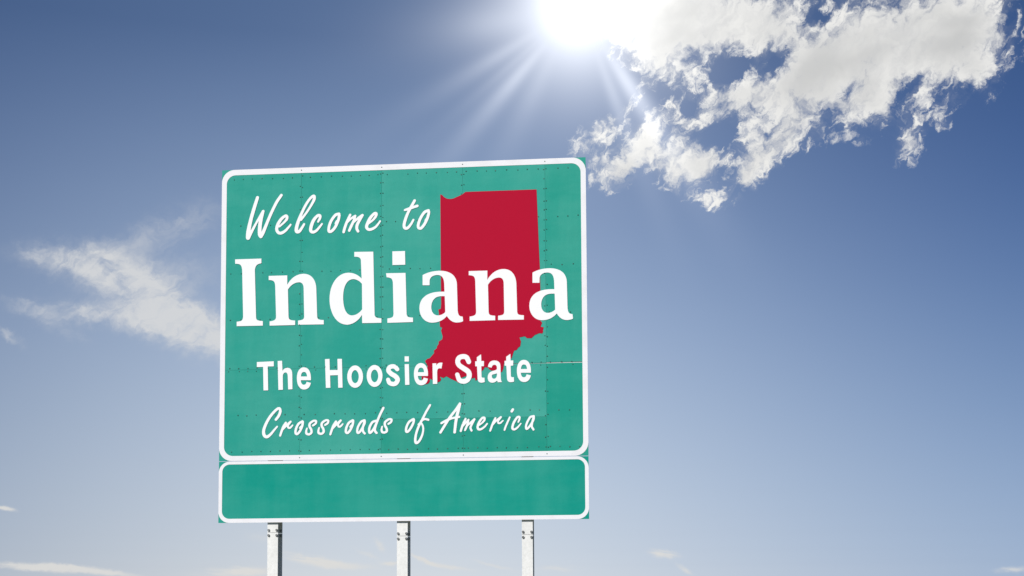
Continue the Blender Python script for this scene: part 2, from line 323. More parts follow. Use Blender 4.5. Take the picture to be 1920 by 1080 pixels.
# traced lettering, in tenths of a millimetre on the sign face (x from its centre line, z from its lower edge)
LETTERS = [
    ('w', '-9146,24669 -9195,24637 -9448,24296 -9563,24117 -9687,23888 -10012,23214 -10492,22081 -10606,21836 -10616,21866 -10615,22085 -10577,22475 -10515,22840 -10391,23374 -10393,23410 -10411,23449 -10448,23482 -10485,23494 -10538,23489 -10584,23454 -11321,22157 -11441,21956 -11449,21965 -11380,22403 -11286,22840 -11064,23629 -10828,24417 -10826,24454 -10838,24494 -10863,24529 -10900,24554 -10937,24564 -10974,24562 -11011,24547 -11038,24522 -11057,24486 -11256,23892 -11418,23369 -11568,22825 -11698,22279 -11778,21878 -11803,21647 -11806,21378 -11783,21316 -11742,21270 -11680,21240 -11619,21236 -11551,21260 -11505,21308 -11352,21649 -11121,22126 -10846,22653 -10840,22642 -10876,22338 -10900,21984 -10900,21728 -10885,21593 -10866,21532 -10841,21482 -10774,21387 -10736,21356 -10687,21337 -10638,21335 -10589,21351 -10547,21387 -10429,21591 -10353,21747 -10130,22338 -9946,22797 -9802,23134 -9609,23543 -9450,23856 -9336,24060 -9013,24526 -9010,24587 -9037,24637 -9085,24668'),
    ('e', '-8808,23082 -8906,23042 -9015,22975 -9125,22889 -9224,22789 -9319,22666 -9409,22526 -9478,22394 -9528,22261 -9559,22140 -9570,22055 -9566,21945 -9545,21858 -9507,21773 -9446,21684 -9372,21616 -9286,21572 -9176,21553 -9066,21566 -8957,21609 -8825,21690 -8734,21760 -8640,21854 -8435,22106 -8323,22259 -8320,22308 -8342,22345 -8388,22367 -8436,22357 -8582,22185 -8800,21962 -8920,21876 -9055,21809 -9141,21785 -9214,21787 -9260,21814 -9297,21864 -9324,21925 -9333,21975 -9329,22048 -9313,22120 -9302,22128 -9278,22110 -9253,22103 -9204,22117 -8901,22365 -8746,22505 -8635,22623 -8586,22707 -8567,22767 -8557,22852 -8567,22926 -8594,22988 -8636,23038 -8686,23071 -8747,23087;-8794,22864 -8936,22755 -9046,22636 -9172,22445 -9236,22325 -9255,22272 -9000,22493 -8866,22638 -8806,22726 -8779,22786 -8770,22869'),
    ('l', '-6700,24521 -6760,24498 -6822,24460 -6951,24346 -7088,24179 -7234,23970 -7347,23785 -7481,23533 -7698,23089 -7829,22801 -7919,22572 -8001,22331 -8056,22125 -8084,21956 -8087,21846 -8061,21736 -8020,21673 -7951,21622 -7865,21602 -7780,21611 -7695,21647 -7631,21698 -7561,21784 -7489,21897 -7401,22043 -7288,22259 -7281,22307 -7289,22332 -7309,22360 -7358,22383 -7395,22379 -7419,22367 -7564,22146 -7702,21956 -7769,21878 -7806,21856 -7817,21898 -7813,21996 -7771,22201 -7658,22563 -7652,22568 -7627,22557 -7591,22554 -7554,22565 -7531,22584 -7223,22976 -7044,23226 -6868,23488 -6637,23859 -6534,24051 -6499,24147 -6482,24232 -6478,24317 -6492,24403 -6529,24473 -6578,24513 -6639,24529;-6711,24284 -6808,24206 -6902,24100 -7006,23957 -7135,23754 -7233,23574 -7333,23370 -7477,23045 -7544,22873 -7368,23078 -7259,23221 -7111,23435 -6988,23635 -6867,23854 -6768,24058 -6716,24203 -6704,24264'),
    ('c', '-6286,23041 -6371,23015 -6440,22972 -6540,22887 -6650,22771 -6740,22652 -6794,22559 -6895,22317 -6939,22172 -6974,22015 -6987,21893 -6982,21808 -6955,21722 -6913,21660 -6849,21606 -6788,21577 -6703,21559 -6606,21568 -6509,21605 -6388,21681 -6298,21762 -6218,21857 -6038,22094 -5937,22249 -5938,22298 -5965,22333 -6002,22347 -6044,22338 -6377,21958 -6474,21865 -6559,21813 -6644,21780 -6692,21779 -6717,21792 -6734,21812 -6739,21873 -6724,21982 -6642,22272 -6556,22476 -6438,22655 -6309,22798 -6261,22832 -6241,22831 -6264,22710 -6375,22458 -6371,22421 -6354,22396 -6331,22380 -6294,22373 -6270,22380 -6246,22399 -6115,22583 -6072,22667 -6047,22752 -6037,22836 -6043,22898 -6062,22947 -6103,22995 -6164,23029 -6225,23043'),
    ('o', '-4749,23099 -4943,23059 -5016,23023 -5064,22987 -5136,22915 -5242,22785 -5339,22642 -5421,22499 -5484,22355 -5542,22174 -5575,22029 -5595,21872 -5593,21750 -5575,21677 -5536,21615 -5483,21575 -5410,21554 -5313,21564 -5240,21595 -5155,21655 -5059,21746 -4962,21862 -4885,21983 -4804,22138 -4715,22342 -4660,22498 -4616,22679 -4590,22861 -4610,23007 -4627,23051 -4676,23091;-4821,22870 -4869,22858 -4906,22838 -5002,22742 -5128,22574 -5231,22400 -5303,22227 -5358,22035 -5385,21853 -5385,21780 -5376,21768 -5289,21822 -5181,21931 -5093,22050 -5015,22194 -5012,22215 -5035,22243 -5045,22268 -5044,22304 -4947,22495 -4916,22524 -4868,22546 -4831,22686 -4806,22819 -4803,22868'),
    ('m', '-3889,22980 -3916,22968 -3939,22945 -4058,22718 -4164,22502 -4269,22251 -4353,22023 -4396,21878 -4456,21625 -4447,21564 -4417,21527 -4368,21506 -4317,21512 -4273,21547 -4159,21931 -4044,22264 -3834,22479 -3742,22550 -3646,22609 -3662,22547 -3718,22403 -3881,22080 -3954,21913 -4026,21733 -4024,21672 -4001,21635 -3957,21608 -3908,21607 -3860,21635 -3562,22264 -3355,22439 -3270,22500 -3390,22275 -3443,22151 -3472,22031 -3478,21897 -3468,21812 -3447,21739 -3344,21566 -3315,21541 -3291,21531 -3255,21527 -3219,21538 -3181,21573 -3167,21633 -3177,21670 -3235,21780 -3252,21830 -3256,21939 -3240,22035 -3205,22131 -3148,22251 -2850,22787 -2840,22823 -2848,22872 -2872,22906 -2909,22929 -2945,22936 -2981,22929 -3271,22734 -3440,22596 -3444,22612 -3396,22805 -3417,22854 -3441,22876 -3477,22888 -3526,22881 -3755,22745 -3864,22669 -3869,22675 -3783,22854 -3777,22903 -3790,22940 -3816,22966 -3853,22981'),
    ('e', '-2029,23052 -2102,23018 -2198,22942 -2343,22797 -2444,22675 -2507,22580 -2577,22449 -2703,22150 -2731,22053 -2742,21981 -2739,21908 -2723,21847 -2683,21773 -2642,21724 -2593,21683 -2521,21644 -2460,21626 -2400,21619 -2279,21633 -2111,21698 -1966,21783 -1870,21862 -1791,21950 -1629,22175 -1542,22318 -1540,22354 -1561,22391 -1605,22411 -1642,22402 -1663,22383 -1761,22240 -1930,22046 -2015,21973 -2123,21912 -2256,21860 -2376,21832 -2449,21838 -2488,21876 -2504,21913 -2506,21961 -2491,22034 -2462,22112 -2172,22319 -2004,22466 -1884,22608 -1811,22751 -1789,22823 -1783,22884 -1791,22932 -1816,22982 -1853,23019 -1908,23049 -1957,23059;-2004,22834 -2113,22725 -2210,22606 -2284,22500 -2342,22390 -2221,22490 -2120,22604 -2044,22722 -2009,22806'),
    ('t', '962,23909 926,23892 902,23866 591,23328 217,23193 193,23174 178,23148 175,23112 183,23087 201,23063 229,23045 265,23040 445,23073 452,23066 333,22816 215,22517 133,22258 89,22050 84,21905 93,21844 114,21783 146,21728 182,21686 230,21649 278,21628 350,21616 434,21628 518,21666 585,21720 685,21837 806,22013 971,22323 973,22372 950,22411 902,22434 854,22424 829,22401 715,22199 660,22116 555,21986 466,21893 398,21846 350,21839 334,21848 318,21873 306,21934 313,22018 343,22162 462,22558 577,22844 734,23146 746,23157 914,23219 1226,23310 1258,23330 1281,23366 1287,23414 1275,23450 1241,23488 1202,23504 1154,23500 890,23421 1076,23760 1087,23796 1081,23845 1056,23882 1010,23908'),
    ('o', '2002,23132 1775,23061 1703,23020 1660,22985 1593,22915 1499,22790 1392,22619 1317,22477 1254,22334 1191,22154 1162,22035 1147,21914 1153,21805 1175,21732 1222,21665 1294,21613 1366,21589 1450,21591 1522,21619 1606,21683 1692,21776 1795,21918 1880,22060 1971,22238 2036,22393 2098,22580 2143,22764 2156,22872 2148,22957 2117,23079 2098,23104 2062,23127;1942,22894 1844,22858 1762,22786 1650,22635 1525,22422 1431,22207 1375,22028 1355,21871 1360,21823 1378,21802 1402,21796 1426,21809 1531,21914 1626,22044 1734,22234 1738,22245 1727,22282 1734,22318 1810,22441 1841,22472 1882,22591 1938,22807 1948,22879'),
    ('I', '-12620,19780 -10604,19781 -10601,19428 -10664,19416 -10724,19404 -10782,19389 -10836,19371 -10886,19346 -10932,19315 -10974,19276 -11010,19227 -11041,19166 -11066,19093 -11086,19006 -11098,18903 -10972,15342 -10964,15282 -10951,15232 -10933,15191 -10909,15158 -10878,15132 -10841,15111 -10797,15095 -10745,15082 -10685,15071 -10617,15061 -10540,15051 -10453,15039 -10450,14697 -12445,14706 -12448,15041 -12370,15048 -12298,15056 -12233,15066 -12175,15080 -12123,15099 -12079,15124 -12042,15157 -12011,15200 -11988,15253 -11972,15317 -11964,15396 -11963,15489 -12066,18891 -12078,19012 -12095,19114 -12116,19197 -12143,19265 -12177,19318 -12216,19358 -12262,19388 -12316,19410 -12377,19424 -12445,19434 -12522,19441 -12608,19446'),
    ('n', '-10034,18447 -8619,18447 -8614,17740 -8539,17865 -8457,17980 -8370,18084 -8276,18179 -8177,18263 -8073,18336 -7964,18398 -7851,18449 -7733,18488 -7610,18515 -7484,18530 -7354,18532 -7200,18513 -7061,18474 -6937,18418 -6828,18346 -6732,18260 -6650,18162 -6581,18052 -6524,17934 -6478,17807 -6445,17674 -6421,17537 -6409,17397 -6332,15264 -6322,15213 -6308,15169 -6288,15132 -6262,15102 -6231,15077 -6194,15057 -6151,15041 -6101,15029 -6044,15019 -5981,15012 -5909,15007 -5831,15003 -5829,14678 -7774,14698 -7777,15012 -7700,15020 -7631,15028 -7570,15038 -7517,15049 -7471,15063 -7431,15080 -7397,15101 -7370,15126 -7348,15157 -7332,15194 -7320,15238 -7313,15289 -7368,17464 -7376,17548 -7390,17622 -7409,17684 -7433,17737 -7461,17780 -7494,17815 -7530,17843 -7570,17864 -7612,17879 -7658,17889 -7705,17895 -7755,17898 -7835,17891 -7914,17877 -7990,17856 -8064,17828 -8136,17793 -8205,17752 -8272,17704 -8336,17650 -8397,17590 -8456,17524 -8511,17452 -8563,17376 -8499,15320 -8489,15259 -8474,15209 -8455,15167 -8431,15133 -8401,15106 -8365,15084 -8323,15067 -8274,15054 -8218,15043 -8153,15034 -8081,15026 -7999,15017 -7997,14684 -9934,14680 -9937,15006 -9856,15016 -9784,15027 -9720,15039 -9663,15053 -9613,15071 -9570,15092 -9534,15118 -9504,15149 -9481,15186 -9464,15231 -9453,15283 -9448,15344 -9531,17645 -9538,17739 -9550,17820 -9566,17889 -9588,17947 -9617,17995 -9651,18034 -9694,18064 -9743,18088 -9802,18106 -9869,18120 -9945,18129 -10032,18136'),
    ('d', '-3544,20074 -2116,20051 -2005,15313 -1997,15258 -1983,15211 -1963,15172 -1937,15139 -1905,15113 -1866,15091 -1821,15073 -1770,15059 -1712,15046 -1647,15035 -1575,15024 -1497,15013 -1496,14689 -2933,14697 -2954,15318 -3045,15184 -3139,15066 -3237,14965 -3338,14878 -3440,14805 -3542,14745 -3644,14697 -3744,14661 -3841,14634 -3935,14617 -4024,14608 -4107,14607 -4318,14642 -4510,14712 -4682,14815 -4835,14945 -4969,15101 -5085,15277 -5182,15471 -5262,15678 -5323,15895 -5367,16117 -5394,16342 -5403,16565 -5392,16840 -5357,17101 -5300,17345 -5221,17572 -5123,17779 -5007,17964 -4873,18126 -4724,18262 -4561,18371 -4386,18451 -4199,18500 -4002,18517 -3893,18510 -3790,18496 -3691,18475 -3597,18448 -3507,18415 -3422,18377 -3340,18333 -3262,18284 -3188,18230 -3118,18172 -3051,18111 -2987,18045 -3047,19435 -3057,19483 -3071,19525 -3090,19562 -3114,19594 -3144,19622 -3179,19645 -3221,19664 -3270,19680 -3326,19692 -3390,19701 -3462,19708 -3543,19711;-2961,17643 -3011,17706 -3065,17763 -3120,17814 -3178,17859 -3237,17898 -3297,17931 -3357,17959 -3416,17982 -3474,17999 -3531,18012 -3586,18020 -3638,18024 -3754,18010 -3860,17973 -3957,17915 -4045,17838 -4122,17742 -4190,17630 -4247,17502 -4294,17362 -4331,17209 -4357,17047 -4372,16876 -4377,16698 -4372,16494 -4357,16302 -4333,16125 -4300,15963 -4258,15816 -4207,15686 -4147,15573 -4077,15478 -3999,15402 -3911,15346 -3814,15311 -3709,15297 -3629,15300 -3552,15311 -3476,15329 -3404,15355 -3334,15388 -3267,15426 -3203,15469 -3142,15517 -3085,15568 -3033,15623 -2984,15679 -2940,15738'),
    ('i', '-680,20028 268,20027 289,18995 -671,18995;-1151,18395 309,18381 390,15292 402,15232 419,15183 440,15143 465,15111 496,15086 532,15067 573,15053 620,15042 673,15033 732,15025 797,15017 868,15008 868,14682 -1045,14670 -1045,15001 -965,15011 -895,15020 -833,15031 -780,15043 -734,15058 -696,15077 -664,15100 -639,15129 -619,15164 -604,15206 -593,15257 -587,15317 -637,17638 -645,17718 -656,17787 -671,17846 -691,17896 -716,17939 -748,17974 -786,18004 -833,18028 -888,18048 -952,18065 -1025,18079 -1110,18092'),
    ('a', '1585,17416 1585,18176 1682,18226 1782,18271 1887,18312 1995,18349 2106,18380 2220,18407 2337,18429 2457,18446 2579,18458 2703,18466 2830,18468 2958,18464 3139,18445 3305,18412 3457,18365 3593,18306 3714,18234 3820,18150 3911,18055 3987,17949 4047,17833 4093,17706 4123,17570 4138,17425 4189,15472 4198,15379 4212,15300 4228,15232 4249,15175 4274,15128 4302,15090 4334,15060 4370,15037 4411,15020 4455,15008 4503,14999 4555,14994 4594,14667 4566,14649 4534,14632 4496,14618 4455,14605 4411,14594 4364,14585 4315,14577 4264,14572 4213,14569 4161,14567 4110,14567 4060,14569 3983,14583 3912,14603 3844,14628 3781,14660 3721,14697 3665,14739 3612,14785 3563,14836 3516,14891 3471,14949 3429,15011 3389,15075 3308,14988 3224,14911 3137,14843 3048,14785 2956,14736 2863,14695 2768,14661 2672,14635 2574,14617 2476,14605 2377,14599 2278,14598 2135,14614 2002,14650 1881,14703 1772,14772 1674,14855 1589,14951 1515,15059 1455,15175 1407,15300 1373,15431 1352,15567 1345,15706 1360,15914 1404,16100 1475,16266 1570,16410 1689,16535 1828,16640 1986,16727 2162,16795 2352,16846 2556,16879 2771,16896 2995,16898 3213,16892 3195,17451 3187,17574 3172,17683 3151,17778 3123,17862 3089,17933 3049,17993 3003,18043 2950,18082 2891,18112 2827,18134 2756,18147 2679,18153 2602,18150 2529,18141 2461,18125 2398,18105 2340,18078 2288,18047 2241,18010 2201,17969 2168,17923 2141,17873 2122,17819 2110,17761 2102,17402;3233,16552 3155,16558 3081,16561 3010,16562 2942,16560 2877,16554 2816,16546 2758,16535 2704,16521 2652,16504 2604,16483 2560,16459 2518,16432 2471,16391 2427,16345 2388,16295 2353,16242 2322,16184 2296,16124 2274,16061 2257,15996 2244,15929 2235,15861 2231,15792 2232,15722 2239,15635 2254,15554 2275,15480 2302,15411 2336,15350 2375,15295 2420,15248 2470,15209 2525,15177 2584,15154 2647,15139 2715,15132 2774,15134 2833,15140 2891,15151 2947,15167 3001,15186 3052,15208 3100,15233 3144,15260 3183,15288 3218,15317 3247,15347 3270,15377'),
    ('n', '5020,18377 6395,18377 6392,17680 6467,17803 6548,17916 6634,18019 6726,18112 6823,18195 6924,18267 7031,18328 7142,18378 7257,18417 7377,18444 7500,18458 7626,18461 7776,18441 7910,18403 8030,18348 8135,18277 8227,18193 8306,18096 8372,17988 8426,17871 8469,17746 8500,17615 8521,17480 8532,17342 8583,15239 8592,15188 8606,15145 8624,15109 8649,15079 8679,15054 8714,15034 8756,15019 8805,15007 8860,14998 8922,14991 8991,14985 9067,14981 9065,14661 7174,14681 7176,14990 7251,14998 7317,15006 7377,15016 7429,15027 7474,15040 7513,15057 7545,15078 7572,15103 7594,15134 7610,15170 7622,15213 7629,15264 7601,17407 7594,17491 7581,17563 7563,17625 7540,17676 7513,17719 7482,17754 7447,17781 7409,17802 7368,17817 7324,17827 7277,17833 7229,17835 7151,17829 7075,17815 7000,17794 6928,17767 6858,17732 6790,17691 6724,17644 6661,17591 6601,17531 6544,17467 6489,17396 6438,17321 6477,15294 6487,15234 6500,15184 6518,15143 6541,15109 6570,15083 6604,15061 6645,15045 6693,15032 6748,15021 6810,15012 6881,15004 6960,14996 6958,14667 5075,14663 5076,14984 5154,14994 5225,15005 5288,15017 5343,15031 5392,15048 5434,15069 5469,15095 5498,15125 5521,15162 5538,15206 5549,15258 5555,15317 5500,17586 5494,17679 5484,17759 5469,17826 5448,17884 5421,17931 5387,17969 5347,17999 5299,18023 5242,18041 5177,18054 5103,18063 5019,18070'),
    ('a', '9721,17376 9726,18130 9822,18179 9921,18225 10024,18265 10131,18301 10240,18333 10353,18359 10468,18381 10586,18398 10706,18410 10829,18417 10954,18419 11080,18416 11258,18397 11422,18364 11570,18318 11704,18259 11823,18188 11927,18105 12015,18010 12089,17905 12148,17789 12192,17664 12222,17529 12236,17384 12273,15447 12282,15355 12295,15276 12311,15209 12331,15152 12355,15106 12383,15068 12414,15038 12450,15015 12489,14998 12532,14986 12580,14978 12631,14972 12667,14648 12640,14630 12608,14614 12571,14599 12531,14587 12487,14576 12440,14567 12392,14559 12342,14554 12292,14550 12241,14549 12190,14549 12141,14551 12066,14565 11995,14584 11929,14610 11866,14641 11808,14678 11753,14719 11701,14766 11653,14816 11607,14871 11564,14928 11522,14989 11483,15053 11403,14967 11320,14890 11234,14823 11146,14765 11055,14716 10963,14675 10870,14642 10774,14617 10678,14598 10582,14586 10484,14580 10387,14580 10246,14596 10116,14631 9997,14683 9889,14752 9794,14835 9710,14930 9639,15037 9580,15153 9534,15277 9501,15407 9481,15541 9475,15679 9491,15885 9536,16070 9606,16234 9701,16378 9818,16502 9956,16606 10113,16692 10286,16760 10474,16810 10674,16843 10886,16860 11107,16862 11322,16856 11307,17411 11299,17532 11286,17640 11265,17736 11239,17818 11206,17889 11167,17949 11121,17998 11070,18037 11012,18067 10948,18088 10879,18101 10804,18107 10727,18104 10655,18095 10588,18080 10526,18059 10469,18033 10417,18002 10371,17965 10332,17925 10299,17879 10272,17829 10253,17776 10241,17718 10231,17361;11339,16519 11262,16525 11189,16528 11119,16528 11052,16526 10989,16521 10928,16513 10871,16502 10817,16488 10767,16471 10719,16450 10675,16427 10634,16400 10587,16359 10544,16314 10505,16264 10471,16211 10440,16154 10414,16094 10392,16032 10374,15967 10361,15901 10352,15833 10348,15764 10348,15695 10355,15609 10368,15529 10389,15454 10415,15387 10448,15326 10486,15272 10530,15225 10579,15186 10633,15154 10691,15131 10754,15116 10820,15110 10879,15111 10937,15118 10994,15129 11049,15144 11102,15163 11152,15185 11200,15210 11243,15236 11282,15265 11317,15294 11345,15323 11368,15352'),
    ('T', '-10880,11963 -9596,11994 -9593,11614 -10050,11616 -10003,9823 -10355,9822 -10403,11592 -10877,11582'),
    ('h', '-9300,12008 -8969,12020 -8930,11259 -8897,11309 -8861,11352 -8824,11387 -8785,11416 -8746,11438 -8708,11455 -8670,11468 -8634,11476 -8600,11480 -8570,11482 -8543,11481 -8520,11478 -8454,11465 -8397,11443 -8349,11414 -8308,11378 -8274,11335 -8247,11288 -8226,11236 -8210,11181 -8198,11123 -8191,11064 -8187,11004 -8185,10943 -8165,9866 -8488,9860 -8527,10831 -8531,10887 -8537,10937 -8544,10979 -8554,11016 -8566,11046 -8579,11072 -8595,11092 -8612,11108 -8631,11120 -8652,11128 -8675,11132 -8699,11134 -8737,11132 -8771,11122 -8801,11105 -8826,11083 -8848,11055 -8866,11023 -8880,10986 -8891,10946 -8899,10903 -8904,10857 -8907,10809 -8906,10759 -8883,9848 -9227,9839'),
    ('e', '-6780,10515 -7537,10531 -7532,10474 -7523,10422 -7512,10376 -7497,10336 -7479,10300 -7460,10270 -7437,10244 -7413,10224 -7387,10208 -7360,10196 -7331,10189 -7301,10187 -7272,10188 -7246,10194 -7222,10203 -7200,10215 -7181,10230 -7163,10249 -7148,10269 -7135,10293 -7124,10318 -7115,10344 -7107,10373 -7101,10402 -6779,10315 -6797,10231 -6821,10155 -6851,10088 -6886,10029 -6926,9979 -6970,9936 -7018,9901 -7070,9873 -7124,9852 -7181,9838 -7239,9830 -7299,9828 -7386,9842 -7465,9869 -7536,9908 -7599,9959 -7654,10021 -7703,10093 -7743,10174 -7776,10264 -7802,10363 -7821,10468 -7832,10579 -7837,10697 -7833,10813 -7821,10922 -7801,11024 -7773,11117 -7738,11202 -7695,11276 -7646,11341 -7590,11395 -7528,11438 -7461,11469 -7388,11487 -7310,11492 -7214,11479 -7128,11449 -7052,11405 -6985,11346 -6928,11274 -6880,11191 -6841,11097 -6811,10994 -6791,10883 -6779,10766 -6775,10642 -6780,10515;-7527,10810 -7072,10800 -7077,10857 -7084,10909 -7094,10954 -7108,10995 -7123,11031 -7142,11061 -7163,11086 -7187,11107 -7213,11123 -7242,11134 -7273,11141 -7307,11144 -7346,11141 -7380,11132 -7410,11116 -7436,11095 -7459,11068 -7478,11038 -7494,11005 -7506,10968 -7516,10930 -7522,10890 -7526,10850 -7527,10810'),
    ('H', '-5723,12067 -5382,12080 -5357,11242 -4764,11241 -4787,12066 -4450,12059 -4389,9908 -4718,9907 -4742,10850 -5335,10843 -5303,9919 -5644,9914'),
    ('o', '-2861,10699 -2869,10554 -2896,10414 -2939,10283 -2998,10165 -3070,10064 -3154,9982 -3247,9923 -3347,9887 -3449,9877 -3552,9892 -3652,9931 -3746,9995 -3830,10080 -3904,10184 -3963,10305 -4008,10437 -4035,10578 -4044,10724 -4036,10869 -4010,11009 -3967,11140 -3908,11258 -3835,11359 -3751,11441 -3657,11501 -3558,11536 -3455,11547 -3352,11532 -3252,11492 -3159,11428 -3074,11343 -3001,11238 -2941,11118 -2897,10985 -2870,10844;-3180,10705 -3184,10621 -3196,10540 -3216,10464 -3243,10395 -3276,10336 -3315,10288 -3358,10254 -3403,10233 -3451,10226 -3498,10235 -3544,10257 -3587,10294 -3626,10343 -3660,10404 -3687,10474 -3707,10551 -3720,10633 -3724,10717 -3720,10801 -3708,10883 -3689,10959 -3662,11027 -3628,11087 -3590,11134 -3547,11169 -3501,11190 -3454,11196 -3407,11188 -3361,11165 -3318,11128 -3279,11079 -3245,11018 -3218,10949 -3197,10872 -3185,10790'),
    ('o', '-1405,10719 -1414,10578 -1440,10440 -1483,10312 -1542,10197 -1614,10098 -1698,10018 -1792,9960 -1891,9925 -1993,9914 -2096,9929 -2195,9968 -2288,10030 -2373,10113 -2446,10216 -2505,10334 -2549,10464 -2576,10602 -2585,10744 -2577,10886 -2551,11024 -2507,11152 -2449,11268 -2376,11367 -2292,11447 -2199,11505 -2099,11540 -1997,11550 -1894,11535 -1795,11496 -1701,11434 -1617,11350 -1544,11248 -1485,11130 -1441,11000 -1414,10861;-1724,10726 -1728,10645 -1740,10566 -1760,10493 -1787,10426 -1820,10369 -1858,10323 -1901,10290 -1947,10270 -1994,10263 -2041,10272 -2087,10294 -2130,10329 -2168,10377 -2202,10435 -2229,10503 -2249,10577 -2262,10656 -2266,10738 -2262,10819 -2250,10898 -2230,10971 -2203,11037 -2170,11095 -2131,11141 -2089,11174 -2043,11194 -1996,11200 -1949,11192 -1903,11170 -1860,11135 -1821,11087 -1788,11029 -1761,10961 -1741,10887 -1728,10807'),
    ('s', '-682,11579 -778,11567 -885,11535 -957,11497 -1019,11442 -1076,11360 -1119,11254 -1132,11170 -1124,11077 -1103,11015 -1077,10967 -1028,10898 -971,10834 -813,10693 -548,10539 -466,10442 -450,10406 -456,10383 -495,10312 -538,10275 -585,10266 -633,10268 -740,10293 -780,10318 -836,10463 -872,10528 -920,10566 -979,10583 -1039,10575 -1096,10539 -1131,10480 -1137,10421 -1065,10193 -1024,10121 -966,10060 -883,10007 -776,9963 -668,9939 -561,9933 -466,9947 -382,9977 -311,10020 -239,10088 -168,10186 -127,10269 -103,10363 -105,10458 -120,10518 -156,10600 -204,10673 -276,10757 -383,10846 -634,10992 -765,11108 -798,11151 -796,11163 -772,11210 -742,11232 -658,11252 -598,11251 -551,11233 -515,11211 -418,11095 -383,11065 -336,11045 -288,11041 -235,11056 -189,11090 -161,11137 -153,11197 -159,11233 -181,11277 -276,11410 -348,11478 -432,11529 -515,11561 -611,11579'),
    ('i', '244,12140 562,12132 562,11747 245,11747;245,11556 563,11557 603,10023 285,10010'),
    ('e', '1973,10647 1229,10663 1234,10607 1242,10556 1253,10510 1267,10470 1284,10434 1304,10404 1325,10379 1349,10359 1374,10343 1401,10332 1429,10325 1459,10322 1487,10323 1513,10329 1537,10338 1558,10350 1578,10365 1595,10383 1610,10404 1623,10427 1634,10452 1643,10478 1651,10506 1657,10535 1973,10450 1955,10365 1931,10290 1901,10224 1866,10166 1826,10115 1783,10073 1735,10038 1684,10011 1631,9990 1575,9976 1517,9968 1458,9966 1373,9980 1296,10006 1226,10045 1165,10096 1110,10157 1063,10229 1024,10310 992,10399 967,10496 950,10601 939,10711 936,10828 940,10943 952,11052 973,11152 1001,11245 1036,11329 1078,11403 1127,11467 1182,11521 1244,11563 1310,11593 1382,11611 1459,11616 1553,11604 1638,11574 1712,11530 1778,11472 1833,11401 1880,11318 1917,11225 1946,11123 1966,11013 1977,10896 1979,10774 1973,10647;1241,10940 1689,10930 1684,10987 1677,11038 1667,11084 1655,11124 1639,11159 1621,11189 1601,11214 1578,11235 1552,11251 1523,11262 1492,11269 1459,11272 1421,11269 1388,11259 1358,11244 1332,11223 1310,11197 1290,11167 1275,11133 1262,11097 1253,11059 1246,11020 1242,10980 1241,10940'),
    ('r', '2315,11570 2592,11575 2599,11405 2619,11447 2642,11483 2669,11515 2699,11542 2733,11565 2770,11583 2810,11596 2853,11606 2900,11610 2949,11611 3002,11608 3058,11601 2978,11171 2916,11189 2861,11198 2814,11196 2774,11186 2741,11167 2715,11140 2694,11105 2678,11062 2667,11014 2660,10958 2657,10897 2658,10830 2669,10048 2341,10039'),
    ('S', '4511,12210 4381,12186 4286,12152 4203,12106 4132,12041 4061,11932 4015,11806 3999,11699 4006,11581 4028,11497 4077,11389 4132,11305 4196,11233 4314,11135 4732,10850 4800,10793 4830,10745 4848,10686 4848,10615 4832,10544 4790,10454 4743,10409 4648,10374 4542,10375 4466,10398 4420,10435 4385,10506 4290,10769 4259,10811 4224,10837 4188,10852 4141,10857 4106,10852 4062,10833 4034,10810 4009,10775 3996,10740 3992,10692 4088,10347 4139,10239 4186,10179 4269,10108 4399,10045 4529,10014 4635,10008 4765,10026 4883,10070 5001,10146 5072,10220 5144,10336 5196,10477 5220,10607 5216,10737 5199,10820 5168,10904 5122,10988 5053,11072 4951,11157 4521,11436 4427,11513 4391,11562 4367,11620 4361,11668 4371,11727 4407,11797 4463,11828 4593,11851 4688,11837 4722,11814 4737,11790 4861,11526 4911,11481 4982,11456 5053,11463 5088,11478 5124,11506 5162,11567 5172,11638 5162,11685 5056,11948 5006,12033 4937,12105 4854,12159 4736,12200 4618,12215'),
    ('t', '5906,12161 5924,11667 6120,11663 6107,11288 5922,11281 5939,10563 5942,10527 5948,10498 5956,10475 5967,10457 5981,10444 5998,10435 6017,10430 6039,10427 6064,10427 6091,10428 6121,10430 6154,10432 6173,10105 6088,10082 6011,10068 5941,10063 5878,10067 5823,10080 5775,10104 5735,10136 5702,10179 5676,10232 5658,10294 5647,10368 5644,10451 5608,11280 5478,11290 5471,11646 5597,11655 5598,11951'),
